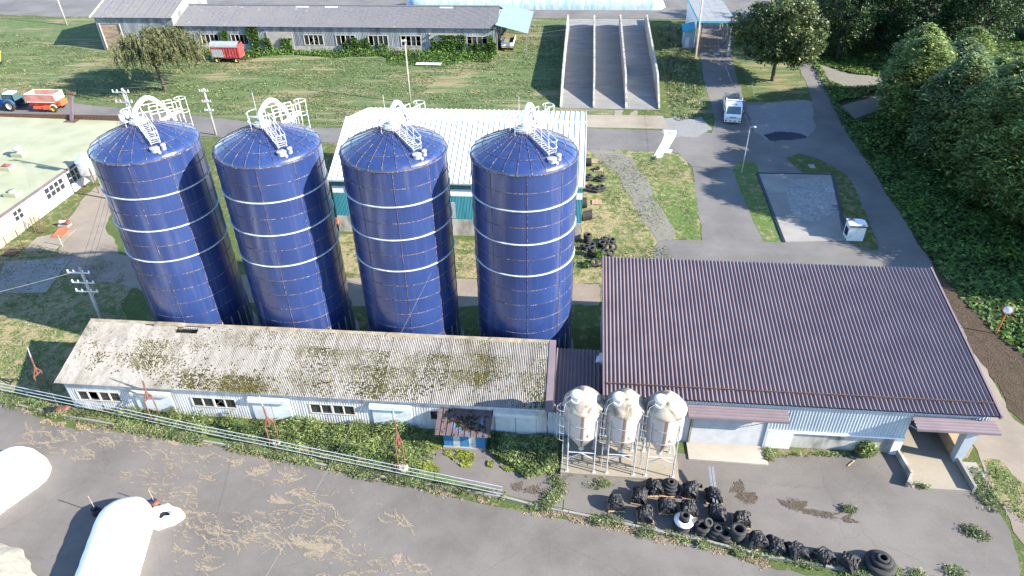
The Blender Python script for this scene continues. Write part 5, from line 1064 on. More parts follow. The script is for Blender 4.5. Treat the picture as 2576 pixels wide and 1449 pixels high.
for r, w in ((.68,.25),(.60,.22),(.44,.18),(.26,.12)): tyre(p2.x,p2.y,z,r,w,'tyre in the flat stack of shrinking sizes on the orange pallet','flat tyre stack on orange pallet'); z += w*.95
p = T(*zA(1290,830)); p.y += .5; z = stack(p, [(.62,.3,0,0),(.6,.3,.02,.01)], 'large tyre under the white disc on the kerb side of the bundles'); 
tag(B().lathe([(.62,0),(.64,.06),(.4,.16),(.34,.17)],28).make('white_disc', MAT['white'], None, True, loc=(p.x+.05,p.y,z+.02)), 'white plastic disc capping a tyre stack', 'disc')
for k in range(2): tyre(p.x+.08,p.y+.08,z+.18+.16*k,.33,.16,'small tyre on top of the white disc',GT)
p = T(*zA(1570,880)); p.y += .45; stack(p, [(.5,.28,0,0),(.5,.28,.03,0)], 'tyre in the two-high stack next to the white disc'); tyre(p.x+.28,p.y-.05,.95,.30,.16,'small tyre leaning on the two-high stack next to the white disc',GT,(.5,.35,0))
p = T(*zA(1770,930)); p.y += .45; stack(p, [(.55,.3,0,0),(.46,.22,.05,.02),(.3,.15,.1,0)], 'tyre in the tapering stack between two taller stacks')
p = T(*zA(2085,985)); p.y += .45; stack(p, [(.5,.24,0,0)]*4, 'tyre in the tall four-high stack on the kerb row'); p3 = p+Vector((-.75,-.1,0)); stack(p3, [(.48,.26,0,0),(.46,.26,-.05,.05)], 'tyre in the pair leaning against the four-high stack')
p = T(*zB(1130,1400)); p.y += .3; stack(p, [(.92,.5,0,0),(.62,.25,.05,.05),(.36,.16,.05,.05)], 'tyre in the big stack topping a wide tractor tyre, end of kerb row')
# tyres by the white barn
zt_ = Z([2240,560,2440,1100],537); GW = 'tyre heap by the white barn'
for (a,b_),n,r in (((150,1050),4,.44),((185,1110),2,.42),((125,1130),2,.38),((185,1195),4,.4),((300,1090),2,.44),((320,1050),2,.4),((355,1060),2,.4),((405,1060),2,.4)):
    p = T(*zt_(a,b_)); z = .02
    for k in range(n): tyre(p.x+random.uniform(-.05,.05),p.y+.3+random.uniform(-.05,.05),z,r,.24,'black tyre lying flat in the heap between white barn and purple roof',GW); z += .235
for (a,b_),rx in (((365,1140),1.1),((415,1135),1.1),((215,1300),.9),((270,1300),.9),((335,1180),.5),((385,1185),.5),((300,1215),1.2)):
    p = T(*zt_(a,b_)); tyre(p.x,p.y+.25,.42 if rx > .8 else .22,.44,.24,'black tyre leaning on edge in the heap between white barn and purple roof',GW,(rx,.2,random.uniform(-.4,.4)))
for (a,b_) in ((150,390),(285,400),(165,500),(240,515),(285,505)):
    p = T(*zt_(a,b_)); tyre(p.x,p.y+.3,.14,.7,.26,'wide flat tyre lying on a pallet along the white barn side wall','flat tyres by the white barn wall'); tyre(p.x+.05,p.y+.35,.4,.45,.2,'smaller tyre on top of a wide flat tyre by the white barn wall','flat tyres by the white barn wall')
for k in range(9): p = T(*zt_(95+11*k,830-2*k)); tyre(p.x,p.y+.5,.55,.55,.14,'tyre standing upright in the packed row near the concrete corner of the white barn','upright tyre rows',(0,math.pi/2-.12,0))
for k in range(5): p = T(*zt_(92+9*k,690)); tyre(p.x,p.y+.5,.6,.6,.14,'tyre standing upright in the short row by the white barn turquoise wall','upright tyre rows',(0,math.pi/2-.1,0))
for k in range(6): p = T(*zt_(122+11*k,250)); tyre(p.x,p.y+.5,.5,.5,.14,'tyre standing upright in the far row by the white barn','upright tyre rows',(0,math.pi/2-.12,0))
for (a,b_),lb in (((262,300),'pallet holding a single wheel by the white barn'),((245,645),'empty grey pallet on the dry grass by the white barn'),((205,215),'half-hidden pallet behind the upright tyres by the white barn')):
    p = T(*zt_(a,b_)); pallet(p.x,p.y+.5,.02,lb)
p = T(*zt_(248,300)); tyre(p.x,p.y+.5,.14,.38,.2,'single wheel tyre lying on a pallet by the white barn','flat tyres by the white barn wall')
# ================================================================== SMALL THINGS AROUND THE YARD
q = [G(*Z([2500,480,2700,640],1811)(a,b_)) for a,b_ in ((850,255),(1300,275),(1265,470),(1180,620),(1000,930),(1150,965),(1085,1085),(850,1060),(780,1220),(660,1255),(485,1180),(600,980),(780,660),(850,470))]
tag(sheet('painted_strip', q, .040, MAT['white']), 'white painted concrete strip crossing the service road', 'strip'); 
o = bpy.data.objects['painted_strip']; del o['kind']
q = [G(*Z([2500,480,2700,640],1811)(a,b_)) for a,b_ in ((1010,305),(1170,330),(1140,450),(985,400))]; tag(B().prism([(p.x,p.y) for p in q],.03,.07).make('manhole_plate', MAT['galv_dull']), 'grey steel manhole plate in the white strip', 'manhole')
p = T(*Z([2500,480,2700,640],1811)(560,1330)); tag(B().tube([(p.x,p.y,.18),(p.x+.1,p.y+.9,.18)],.2,14).make('culvert_pipe', MAT['concrete']), 'short concrete culvert pipe end at the white strip', 'pipe')
zc = Z([3150,580,3450,980],1087); p, q = T(*zc(560,1310)), T(*zc(800,1340)); cbx = thing('white_cabinet', 'rust-stained white steel cabinet at the corner of the washing pad', 'cabinet', (p.x,p.y,.05), -.02); wd = (q-p).length
m = N('stained_white_cabinet', .5, 0, .4); m.col(m.mix(m.ramp(m.noise(1.6,5),[(.58,0.0),(.66,.8)]), (.62,.64,.64), (.3,.42,.25))); B().box(0,wd,0,1.35,0,1.8).make('body', m.m, cbx)
m = N('rusty_white_top', .6, 0, .4); m.col(m.mix(m.ramp(m.noise(1.1,5),[(.54,0.0),(.6,1.0)]), (.66,.68,.68), (.18,.08,.04))); B().box(-.08,wd+.1,-.12,1.45,1.8,1.88).make('lid', m.m, cbx); B().box(-.08,wd+.1,-.14,-.12,1.68,1.88).make('rust_strip', MAT['rust'], cbx)
B().box(-.1,0,.2,.9,.5,1.3).make('side_box', MAT['blueblack'], cbx); B().box(wd,wd+.1,.1,1.3,.1,1.7).make('side_frame', MAT['rust'], cbx)
pts = [T(*zc(a,b_)) for a,b_ in ((530,1210),(490,1150),(480,1040),(462,960),(490,890),(520,860),(440,820),(370,820),(380,840),(470,850),(440,880),(330,885))]
tag(B().tube([(p.x,p.y,.13) for p in pts],.022,6).make('hose', MAT['blueblack']), 'dark hose lying curled on the washing pad', 'hose')
p = T(*zc(75,260)); tag(B().box(p.x-.35,p.x+.35,p.y-.5,p.y+.5,.03,.12).make('concrete_lid', MAT['concrete_pale']), 'pale concrete lid in the grass beside the washing pad drain', 'lid')
p = T(*zc(345,625)); t = thing('steel_rack', 'small empty steel rack lying on the washing pad', 'rack', (p.x,p.y,.1))
for a,b_ in (((-.4,0,.0),(.4,0,0)),((-.4,1,.0),(.4,1,0)),((-.4,0,0),(-.4,1,0)),((.4,0,0),(.4,1,0)),((0,0,0),(0,1,0))): B().beam(a,b_,.04).make('bar', MAT['galv'], t)
MP = T(*Z([3000,1124,4000,1686])(2290,465)); t = thing('traffic_mirror', 'round convex mirror on a leaning orange post at the forest edge', 'traffic mirror', (MP.x,MP.y,0)); 
B().tube([(0,0,0),(.06,.05,2.25)],.07,8).make('post', MAT['orange'], t); B().lathe([(.02,.06),(.25,.04),(.37,0),(.40,-.06)],22).make('mirror_face', MAT['galv'], t, True, loc=(.06,0,2.6)); B().lathe([(.37,-.03),(.42,-.05),(.42,.03),(.38,.03)],22).make('mirror_rim', MAT['orange'], t, True, loc=(.06,0,2.6))
for o in t.children:
    if o.name.startswith('mirror'): o.rotation_euler = (math.radians(62),0,math.radians(-25))
q = Z([0,860,480,1160],2318)
a = [T(*q(x,y)) for x,y in ((980,330),(1110,175),(1330,180),(1180,340))]; tag(B().prism([(p.x,p.y) for p in a[::-1]],.05,.16).make('orange_hatch', MAT['orange']), 'orange steel hatch cover on the concrete by the white building', 'hatch')
p = T(*q(1230,110)); t = thing('pump_unit', 'small red and white pump on a concrete block beside the orange hatch', 'pump', (p.x,p.y,0)); B().box(-.6,.6,-.4,.4,0,.25).make('block', MAT['concrete_pale'], t); B().tube([(-.4,0,.5),(.2,0,.5)],.22,12).make('motor', MAT['white'], t); B().box(.0,.6,-.3,.3,.25,.6).make('housing', MAT['rustred'], t)
p = T(*q(1185,495)); tag(B().tube([(p.x,p.y,0),(p.x,p.y,1.4)],.045,8).make('marker_post', MAT['galv']), 'short white marker post at the edge of the small slab', 'post')
p = T(*q(450,525)); tag(B().tube([(p.x,p.y,0),(p.x,p.y,2.2)],.05,8).make('rusty_post', MAT['rust']), 'rusty upright pipe in front of the stained plinth', 'post')
a = [T(*q(x,y)) for x,y in ((50,685),(200,560),(385,575),(270,690))]; tag(B().prism([(p.x,p.y) for p in a],.1,.16).make('rusty_sheet', MAT['rust']), 'rusty brown steel sheet lying at the corner of the slab', 'sheet')
for k,(x,y,lb) in enumerate(((690,250,'tall hoop of rusty pipe leaning by the stained plinth'),(760,250,'second rusty pipe hoop leaning by the stained plinth'))):
    p = T(*q(x,y)); tag(B().tube([(p.x-.5,p.y+.6,1.7),(p.x-.2,p.y+.2,.6),(p.x,p.y,.1),(p.x+.4,p.y+.1,.08),(p.x+.45,p.y+.5,.8),(p.x+.3,p.y+.9,1.6)],.05,7).make('pipe_hoop', MAT['rust'], None, True), lb, 'pipe')
p = T(1046,166); tag(B().box(p.x,p.x+4.4,p.y-.2,p.y+.95,p.z+.25,p.z+.33).make('white_board', MAT['white']), 'white sheet panel lying on the vines in front of the grey barn', 'panel')
for i,(u,v) in enumerate(((127,1036),(139,1036),(152,1036),(166,1033))):
    p = T(u,v); tag(B().lathe([(.22,0),(.3,.12),(.28,.3),(.15,.36),(.02,.33)],14).make('bucket', MAT['black'] if i < 2 else MAT['rustred'], None, True, loc=(p.x,p.y,.02)), ('black' if i < 2 else 'red')+' bucket in the row at the foot of the rail fence', 'bucket', 'buckets by the rail fence')
p = T(862,556); tag(B().box(p.x-.4,p.x+.4,64.0,64.15,1.0,1.75).make('orange_sign_box', MAT['orange']), 'orange box fixed on the concrete base of the white barn', 'box')
p = T(*Z([3000,1688,4000,2250])(800,345)); tag(B().beam((p.x,p.y,.05),(p.x+.6,p.y+.5,.08),.06).make('loose_plank', MAT['timber']), 'short loose timber lying below the bush at the barn wall', 'plank')
# ================================================================== TREES
def proj(P):
    d = Vector(P)-CAM; z = d.dot(FW); return (1288+F*d.dot(RT)/z, 724.5-F*d.dot(UP)/z)
LM = {}
LM['willow'] = leafmat('willow_leaves', [(0,(.10,.115,.045)),(.5,(.17,.18,.075)),(.85,(.24,.23,.11)),(1,(.22,.15,.09))], .3)
LM['round'] = leafmat('glossy_leaves', [(0,(.05,.08,.024)),(.5,(.10,.135,.045)),(.9,(.17,.2,.075)),(1,(.24,.24,.11))], .25, .5)
LM['pine'] = leafmat('pine_needles', [(0,(.05,.09,.025)),(.5,(.17,.25,.065)),(1,(.44,.52,.16))], .35)
LM['pine2'] = leafmat('bluish_pine_needles', [(0,(.05,.09,.035)),(.5,(.16,.23,.085)),(1,(.40,.48,.2))], .35)
LM['vine'] = leafmat('vine_leaves', [(0,(.045,.10,.018)),(.5,(.10,.19,.035)),(1,(.20,.32,.07))], .4)
LM['weed'] = leafmat('weed_leaves', [(0,(.10,.15,.04)),(.5,(.20,.26,.08)),(.9,(.31,.37,.14)),(1,(.42,.38,.22))], .4)
LM['yellow'] = leafmat('yellow_green_moss', [(0,(.10,.12,.012)),(.5,(.20,.22,.025)),(1,(.30,.30,.05))], .1)
LM['grass'] = leafmat('grass_blades', [(0,(.09,.14,.04)),(.5,(.16,.21,.075)),(.75,(.24,.26,.11)),(1,(.38,.32,.2))], .3)
LM['straw'] = leafmat('dry_blades', [(0,(.15,.115,.065)),(.5,(.24,.19,.11)),(1,(.33,.27,.17))], .1)
def limb(b_, p, q, r0, r1, rng, n=5, wob=.08):
    p, q = np.array(p,float), np.array(q,float); L = np.linalg.norm(q-p); pts = [p+(q-p)*i/n+(rng.normal(size=3)*wob*L*.3 if 0 < i < n else 0) for i in range(n+1)]
    b_.tube([Vector(x) for x in pts],[r0+(r1-r0)*i/n for i in range(n+1)],7); return pts
def mesh_pine(seed, H=13.0, W=4.6, mat='pine', crown0=.10, ncl=420, per=52):
    rng = np.random.default_rng(seed); tb_ = B(); top = np.array([rng.normal()*.6,rng.normal()*.6,H]); limb(tb_,(0,0,-.3),top,.26,.05,rng,9,.03); pts = []
    k = 0
    while k < ncl:
        t = crown0+(1-crown0)*rng.random()**.9; a = rng.uniform(0,2*math.pi); env = W*(math.sin(math.pi*min(1,(t-crown0)/(1-crown0)*.86+.14))**.7)*(.62+.38*vnoise(np.array(a*1.3+seed*7),np.array(t*6.0)))
        rr = env*rng.random()**.22; c = np.array([math.cos(a)*rr,math.sin(a)*rr,H*t+rng.normal()*.25])+top*np.array([t,t,0]); c[2] += .12*rr
        if k % 5 == 0: limb(tb_,(top[0]*t*.9,top[1]*t*.9,H*t-.5*rr*.5),c,.07,.02,rng,4,.1)
        n = int(per*rng.uniform(.6,1.4)); d = rng.normal(size=(n,3))*np.array([.56,.56,.16])*rng.uniform(.6,1.5); d[:,2] += .15-.25*(d[:,0]**2+d[:,1]**2); pts.append(c+d); k += 1
    P = np.concatenate(pts); V, Fq = leaves(P, .21, 1.2, 2.8, rng); return tb_.mesh('trunk', MAT['bark'], True), bigmesh('crown', V, Fq, LM[mat])
def mesh_round(seed, H, W, mat, ncl=420, per=42, z0=.22, leaf=.2, flat=.8):
    rng = np.random.default_rng(seed); tb_ = B(); fork = np.array([0,0,H*.22]); limb(tb_,(0,0,-.3),fork,.34,.26,rng,4,.02); pts = []
    for i in range(11):
        a = i*2.4; e = np.array([math.cos(a)*W*rng.uniform(.35,.8),math.sin(a)*W*rng.uniform(.35,.8),H*rng.uniform(.5,.9)]); q = limb(tb_,fork,e,.16,.03,rng,6,.12)
    cz = H*(z0+1)/2; rz_ = H*(1-z0)/2
    for k in range(ncl):
        u = rng.normal(size=3); u /= np.linalg.norm(u); s = .55+.45*rng.random()**.4; lump = .62+.70*vnoise(np.array(u[0]*2.2+seed+9),np.array(u[1]*2.2+u[2]*1.7+9))
        c = np.array([u[0]*W*s*lump,u[1]*W*s*lump,cz+u[2]*rz_*s*lump]); n = int(per*rng.uniform(.5,1.5)); pts.append(c+rng.normal(size=(n,3))*np.array([.5,.5,.36])*flat)
    P = np.concatenate(pts); V, Fq = leaves(P, leaf, .35, 1.7, rng); return tb_.mesh('trunk', MAT['bark'], True), bigmesh('crown', V, Fq, LM[mat])
def tree(name, label, mm, loc, rz=0, s=1.0, group=None, tilt=(0,0)):
    t = thing(name, label, 'tree', loc, rz, group); t.scale = (s,s,s); inst('trunk', mm[0], t); inst('crown', mm[1], t); return t
# weeping willow on the lawn
rng = np.random.default_rng(5); wbp = Vector((-68.1,106.6,.5)); xl, xr = VY(300,140,106.6).x, VY(508,140,106.6).x; ztop = VY(395,78,106.6).z-.5; Wd = (xr-xl)/2; cx = (xl+xr)/2-wbp.x
tb_ = B(); fork = np.array([-.5,0,ztop*.42]); limb(tb_,(0,0,-.3),fork,.34,.26,rng,5,.04); pts = []; bend = []
for i in range(64):
    a = rng.uniform(0,2*math.pi); rr = Wd*.86*rng.random()**.55; e = np.array([cx+math.cos(a)*rr,math.sin(a)*rr*.85,ztop*(1.0-.30*(rr/Wd)**2)+rng.normal()*.3])
    limb(tb_,fork,e,.10,.02,rng,6,.15)
    for s_ in range(13):
        o = e+rng.normal(size=3)*np.array([.8,.8,.3]); L = rng.uniform(1.2,3.4)*(0.65+.55*rr/Wd); n = int(L*15); t = np.linspace(0,1,n)[:,None]; out = np.array([math.cos(a)*.55+.45,math.sin(a)*.5,0])*rng.uniform(.1,.6)
        q = o+out*t*L*.6+np.array([0,0,-1])*(t**1.5)*L; q += rng.normal(size=q.shape)*.06; pts.append(q); bend.append(np.tile(np.array([out[0]*.5,out[1]*.5,-1.]),(n,1)))
P = np.concatenate(pts); Bd = np.concatenate(bend); ok = P[:,2] > 1.2; P, Bd = P[ok], Bd[ok]
V, Fq = leaves(P, .16, .1, 2.6, rng, bend=Bd)
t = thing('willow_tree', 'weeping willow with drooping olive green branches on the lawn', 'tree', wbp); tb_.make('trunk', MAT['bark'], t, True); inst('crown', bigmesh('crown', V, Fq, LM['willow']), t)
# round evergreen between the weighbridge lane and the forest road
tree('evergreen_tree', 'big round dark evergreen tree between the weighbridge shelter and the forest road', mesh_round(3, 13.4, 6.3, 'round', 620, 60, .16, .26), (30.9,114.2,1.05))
PN = [mesh_pine(11,14,5.6,'pine'), mesh_pine(12,13,5.2,'pine2'), mesh_pine(13,15,5.8,'pine'), mesh_pine(14,12,5.0,'pine2')]
LM['dark'] = leafmat('shaded_creeper_leaves', [(0,(.014,.034,.010)),(.5,(.028,.062,.016)),(1,(.06,.11,.028))], .2)  # deep shade is put into these darker vine leaf colours
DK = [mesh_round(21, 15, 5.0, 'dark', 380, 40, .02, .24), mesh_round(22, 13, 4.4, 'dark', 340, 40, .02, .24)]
PT = [(47.4,104,3,.85),(46.2,98.5,0,.95),(45.2,92.5,2,.9),(45.6,86.5,1,1.0),(46.4,80.5,2,1.0),(47.2,74.5,0,1.08),(48.6,68.5,2,1.05),(50.2,62.5,1,1.0),(51.5,56.5,3,.85),
      (52.5,101,1,.85),(51,95.5,3,.95),(51.6,89.5,0,.85),(52,83.5,3,.95),(52.6,77.5,1,.95),(53.4,71.5,3,1.0),(55,65.5,0,.85),(57.5,98,2,.68),(57.8,92,1,.66),(58,86,3,.75),(58.4,80,2,.62),(59,74,1,.68),(60.5,68,3,.7),(63.5,95,0,.5),(64,88,1,.5),(64.6,81,2,.5),(56,106,2,.75),(62,104,0,.6)]
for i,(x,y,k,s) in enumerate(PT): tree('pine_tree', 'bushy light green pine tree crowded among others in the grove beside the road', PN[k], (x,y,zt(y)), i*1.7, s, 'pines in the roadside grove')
for i,(x,y,k,s) in enumerate(((43.5,124,0,1.0),(49,129,1,1.05),(55,124,0,1.05),(46,136,1,1.1),(62,121,1,1.1),(60,133,0,1.1),(52,140,0,1.1),(68,128,0,1.15),(42.5,143,1,1.0),(74,138,1,1.2))):
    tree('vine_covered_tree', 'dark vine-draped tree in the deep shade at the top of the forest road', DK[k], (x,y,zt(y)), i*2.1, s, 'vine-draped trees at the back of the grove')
# ================================================================== VINES, WEEDS, GRASS
def mound(x, y): return .12+1.25*np.clip(vnoise(x*.22+5,y*.22)-.28,0,1)*np.clip((x-36.5)/4,0.15,1)
vp = [(39.9,140),(38.2,108),(37.4,95),(36.9,80),(36.4,70),(36.0,62),(36.2,56),(37.0,50),(39.5,44),(44,38),(52,34),(64,40),(72,60),(92,100),(92,140),(60,145)]
P = scatter(vp, 125000); keep = ~inpoly(P[:,:2], np.array([(q.x,q.y) for q in P2([(2058,160),(2085,205),(2140,222),(2250,216),(2260,198),(2140,186)])])) & ~inpoly(P[:,:2], np.array([(q.x,q.y) for q in P2([(2105,262),(2150,305),(2240,272),(2340,240),(2330,218),(2200,236)])]))
P = P[keep]; P[:,2] += mound(P[:,0],P[:,1])*RNG.uniform(.55,1.1,len(P)); V, Fq = leaves(P, .36, .9, 1.25)
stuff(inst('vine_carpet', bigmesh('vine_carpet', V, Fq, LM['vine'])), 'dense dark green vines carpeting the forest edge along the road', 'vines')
P = [scatter([(-73,119.8),(-16,117.0),(-15,124.1),(-73,124.1)], 16000)]; P = P[0]; hh = np.clip((P[:,1]-118.6)/5,0,1)**1.2*(.2+.9*vnoise(P[:,0]*.3,P[:,1]*.4)); ok = (P[:,1] > 121.4+3.2*(vnoise(P[:,0]*.25,P[:,0]*0+2)-.5)-np.where(P[:,0] > -34,2.0,0)); P, hh = P[ok], hh[ok]
P[:,2] += RNG.random(len(P))*hh*1.1; W2 = []
for x0,x1,zm in ((-74.2,-72.6,4.4),(-66.2,-63.4,3.6),(-60.6,-58.4,4.3),(-57.6,-56.2,3.8),(-54.6,-50.6,2.4),(-43,-37.8,2.6),(-37,-34.6,1.6),(-27.2,-20.5,3.2),(-20,-16.4,1.8),(-16.4,-14.9,4.6)):
    n = int((x1-x0)*zm*190); x = RNG.uniform(x0,x1,n); z = RNG.random(n)*zm; ok = vnoise(x*1.3,z*.9+x0) > .22+.45*z/zm*np.abs((x-(x0+x1)/2)/((x1-x0)/2)); W2.append(np.column_stack([x,124.3-RNG.random(n)*.5*(1-z/zm*.5),1.9+z])[ok])
P = np.concatenate([P]+W2); V, Fq = leaves(P, .30, .4, 1.3); stuff(inst('wall_vines', bigmesh('wall_vines', V, Fq, LM['vine'])), 'green creepers heaped along and climbing the grey barn wall', 'vines')
# weeds between the rail fence and the shed
wp = [(-37,35.7),(-30,35.7),(-11.2,35.6),(-9.4,33.7),(-9.6,31.6),(-12,32.3),(-20,33.2),(-30,34.7),(-37,35.5)]
P = scatter(wp, 30000); P = P[vnoise(P[:,0]*.8+4,P[:,1]*.8)+RNG.normal(size=len(P))*.15 > .33]; P[:,2] = RNG.random(len(P))**1.4*(.08+1.1*vnoise(P[:,0]*.9,P[:,1]*1.1)**1.5); P[:,0] += RNG.normal(size=len(P))*.2; P[:,1] = np.minimum(35.6,P[:,1]+RNG.normal(size=len(P))*.3); V, Fq = leaves(P, .10, 1.2, 2.4); stuff(inst('weed_thicket', bigmesh('weed_thicket', V, Fq, LM['weed'])), 'lush green weeds between the rail fence and the mossy shed', 'weeds')
P = scatter([(-5.5,35.6),(-.6,35.6),(-.4,32.6),(-2.6,31.6),(-3.6,32.6),(-5.4,33.7)], 7000); P[:,2] = RNG.random(len(P))*(.2+.45*vnoise(P[:,0],P[:,1])); V, Fq = leaves(P, .15, .6, 1.6); stuff(inst('weed_thicket', bigmesh('weed_thicket', V, Fq, LM['weed'])), 'weeds growing in the shade between the blue hut and the feed bins', 'weeds')
zq = Z([1680,1560,2260,1860])
PA_ = []
for poly in ([(230,880),(560,890),(780,960),(760,1080),(690,1190),(560,1180),(440,1090),(350,1010),(240,960)],[(0,1110),(80,1140),(170,1230),(60,1250),(0,1240)],[(1120,1000),(1500,1000),(1750,1100),(1900,1130),(1700,1220),(1480,1290),(1330,1260),(1240,1180)],[(1010,1080),(1100,1090),(1080,1190),(1000,1170)],[(20,810),(200,820),(200,870),(60,870)]):
    pl = P2([zq(*q) for q in poly]); c = scatter([(p.x,p.y) for p in pl], 1500); c = c[vnoise(c[:,0]*2.5,c[:,1]*2.5) > .3]; c[:,2] = .03+RNG.random(len(c))*.10; PA_.append(c)
for poly in ([(1600,340),(1700,300),(1760,305),(1850,380),(1830,410),(1700,390)],): 
    pl = P2([Z([1000,1688,2000,2250])(*q) for q in poly]); c = scatter([(p.x,p.y) for p in pl], 1300); c[:,2] = .03+RNG.random(len(c))*.1; PA_.append(c)
V, Fq = leaves(np.concatenate(PA_), .10, 1.0, 1.2); stuff(inst('moss_patches', bigmesh('moss_patches', V, Fq, LM['yellow'])), 'yellow green moss patches on the asphalt around the blue hut', 'moss')
# grass fringes along kerbs, roads and plinths
GR = []
def fringe(px, w, n, z=0.02, world=False): 
    pts = px if world else P2(px); b_ = band(pts, -w, w, n, z)
    b_ = b_[vnoise(b_[:,0]*1.1,b_[:,1]*1.1)+RNG.normal(size=len(b_))*.12 > .46]; b_[:,2] += np.interp(b_[:,1],[100,139],[0,3]); GR.append(b_)
fringe(KERB[:9], .32, 420, world=True); fringe([(p.x,p.y+.25) for p in KERB[:8]], .4, 420, world=True)
fringe(KERB[9:], .34, 230, world=True); fringe([(1410,1200),(1400,1240),(1370,1280)], .5, 700); fringe([(1425,1212),(1600,1225),(1700,1222)], .28, 420); fringe([(1380,1130),(1400,1180),(1420,1208)], .55, 700)
fringe([(1940,1147),(2080,1145),(2260,1139)], .16, 150); fringe([(2450,1180),(2475,1240),(2500,1290)], .5, 300); 
def clump(u, v, r, n):
    p = T(u,v); c = RNG.normal(size=(n,2))*r*np.array([.62,.42]); GR.append(np.column_stack([p.x+c[:,0],p.y+c[:,1],np.full(n,.03)]))
for a in ((2135,1284,.32,420),(2445,1338,.5,420),(2470,1350,.4,260),(2400,1440,.45,380),(2310,1446,.35,300),(2250,1436,.3,240),(2460,1215,.4,380),(2480,1250,.5,420),(2320,1226,.3,160),(1620,1345,.35,320),(1500,1312,.3,260),(1770,1372,.35,280),(1860,1395,.3,220),(1390,1250,.4,420)): clump(*a)

fringe([(1925,1130),(1935,1160)], .25, 600)
P = np.concatenate(GR); P[:,2] += RNG.random(len(P))*.22; V, Fq = leaves(P, .07, .7, 3.2); stuff(inst('grass_fringe', bigmesh('grass_fringe', V, Fq, LM['grass'])), 'tufts of grass along kerbs, slabs and road edges', 'grass')
P = np.concatenate([scatter([(-24,57),(11.5,57),(9.5,64.5),(13.2,65),(13.8,84),(3,86.5),(1.3,64),(-24,63)], 16000), scatter([(-62,60),(-46,56),(-40,45),(-39.3,37),(-47,38.5),(-60,43)], 12000)])
P = P[vnoise(P[:,0]*.45,P[:,1]*.45)+RNG.normal(size=len(P))*.18 > .46]; P[:,2] += RNG.random(len(P))*.12; V, Fq = leaves(P, .09, .8, 2.8); stuff(inst('grass_tufts', bigmesh('grass_tufts', V, Fq, LM['grass'])), 'patchy green tufts in the dry grass around the silos and white barn', 'grass')
P = scatter([(14.3,98.5),(19.6,101),(19.6,138),(14.2,140)], 9000); P = P[vnoise(P[:,0]*.5,P[:,1]*.5)+RNG.normal(size=len(P))*.2 > .38]; P[:,2] += RNG.random(len(P))*.4; V, Fq = leaves(P, .16, .7, 3.0); stuff(inst('tall_grass', bigmesh('tall_grass', V, Fq, LM['grass'])), 'tall green grass between the bunker wall and the weighbridge lane', 'grass')
P = scatter([(29.6,36.0),(30.6,35),(32.5,31),(33.5,26),(31.4,24),(30.2,29),(28.7,32.5)], 1500); P = P[vnoise(P[:,0]*1.1,P[:,1]*1.1) > .4]; P[:,2] = .02; P[:,2] = .04+RNG.random(len(P))*.12; V, Fq = leaves(P, .07, .7, 3.0); stuff(inst('dry_weeds', bigmesh('dry_weeds', V, Fq, LM['grass'])), 'low weeds along the dirt road below the barn', 'weeds')
# the bush at the barn wall, the lone tuft, the tyre-heap shrub
def shrub(u, v, r, h, n, label, mat='weed', leaf=.14):
    p = T(u,v); d = RNG.normal(size=(n,3)); d /= np.linalg.norm(d,axis=1)[:,None]; d *= RNG.random(n)[:,None]**.35; Q = d*np.array([r,r,h/2])+np.array([0,0,h/2+.03]); Q = Q[vnoise(Q[:,0]*3+u,Q[:,1]*3+Q[:,2]*2) > .3]; Q[:,2] = np.maximum(.03,Q[:,2])
    V, Fq = leaves(Q, leaf, .4, 1.4); t = thing('shrub', label, 'shrub', (p.x,p.y,p.z)); inst('foliage', bigmesh('foliage', V, Fq, LM[mat]), t); b_ = B()
    for k in range(5): a = k*1.3; b_.tube([(0,0,0),(math.cos(a)*r*.5,math.sin(a)*r*.5,h*.7)],.015,5)
    b_.make('stem', MAT['bark'], t)
shrub(2172,1142,.75,1.15,900,'leafy green bush growing against the concrete base of the purple barn','weed',.17)
p = Z([2240,560,2440,1100],537); shrub(*p(270,1200),.7,.9,600,'green shrub growing in the middle of the tyre heap','vine'); shrub(*p(150,1290),.6,.5,400,'dark green clump beside the leaning tyres below the heap','vine')
shrub(1306/1.0+1000,1105,.35,.6,160,'small weed clump at the foot of the barn side wall','weed') if False else None
# dried litter and straw blown over the asphalt
SF = N('straw_litter', .95, 0, .1); SF.col(SF.ramp(SF.noise(9,5,rough=.7),[(.3,(.19,.155,.11)),(.55,(.26,.215,.155)),(.75,(.33,.275,.205))])); SF = SF.m
SB = []
def flake(b_, x, y, L, w, a, curve, z=.026):
    n = int(8+L*w*560); t = RNG.uniform(-.5,.5,n); env = np.maximum(.06,1-np.abs(2*t)**2); q = RNG.normal(size=n)*.36*w*env; c = a+curve*t
    px = x+L*t*math.cos(a)-curve*L*t*t*math.sin(a)-np.sin(c)*q; py = y+L*t*math.sin(a)+curve*L*t*t*math.cos(a)+np.cos(c)*q
    SB.append(np.column_stack([px,py,np.full(n,z)+RNG.random(n)*.012])); return
def flake_ribbon(b_, x, y, L, w, a, curve, z=.026):
    n = max(4,int(L/.1)); k0 = len(b_.v); up_ = [];
    for i in range(n+1):
        t = i/n-.5; c = a+curve*t; px = x+L*t*math.cos(a)-curve*L*t*t*math.sin(a)*.5; py = y+L*t*math.sin(a)+curve*L*t*t*math.cos(a)*.5
        h = w*max(.06,(1-abs(2*t)**2.2))*random.uniform(.35,1.15)*.5; g_ = random.uniform(-.4,.4)*w*.4
        b_.v += [(px-math.sin(c)*(h+g_),py+math.cos(c)*(h+g_),z),(px+math.sin(c)*(h-g_),py-math.cos(c)*(h-g_),z)]
        if i: b_.f.append((k0+2*i-2,k0+2*i-1,k0+2*i+1,k0+2*i))
sb = B(); r_ = random.Random(3); cnt = 0
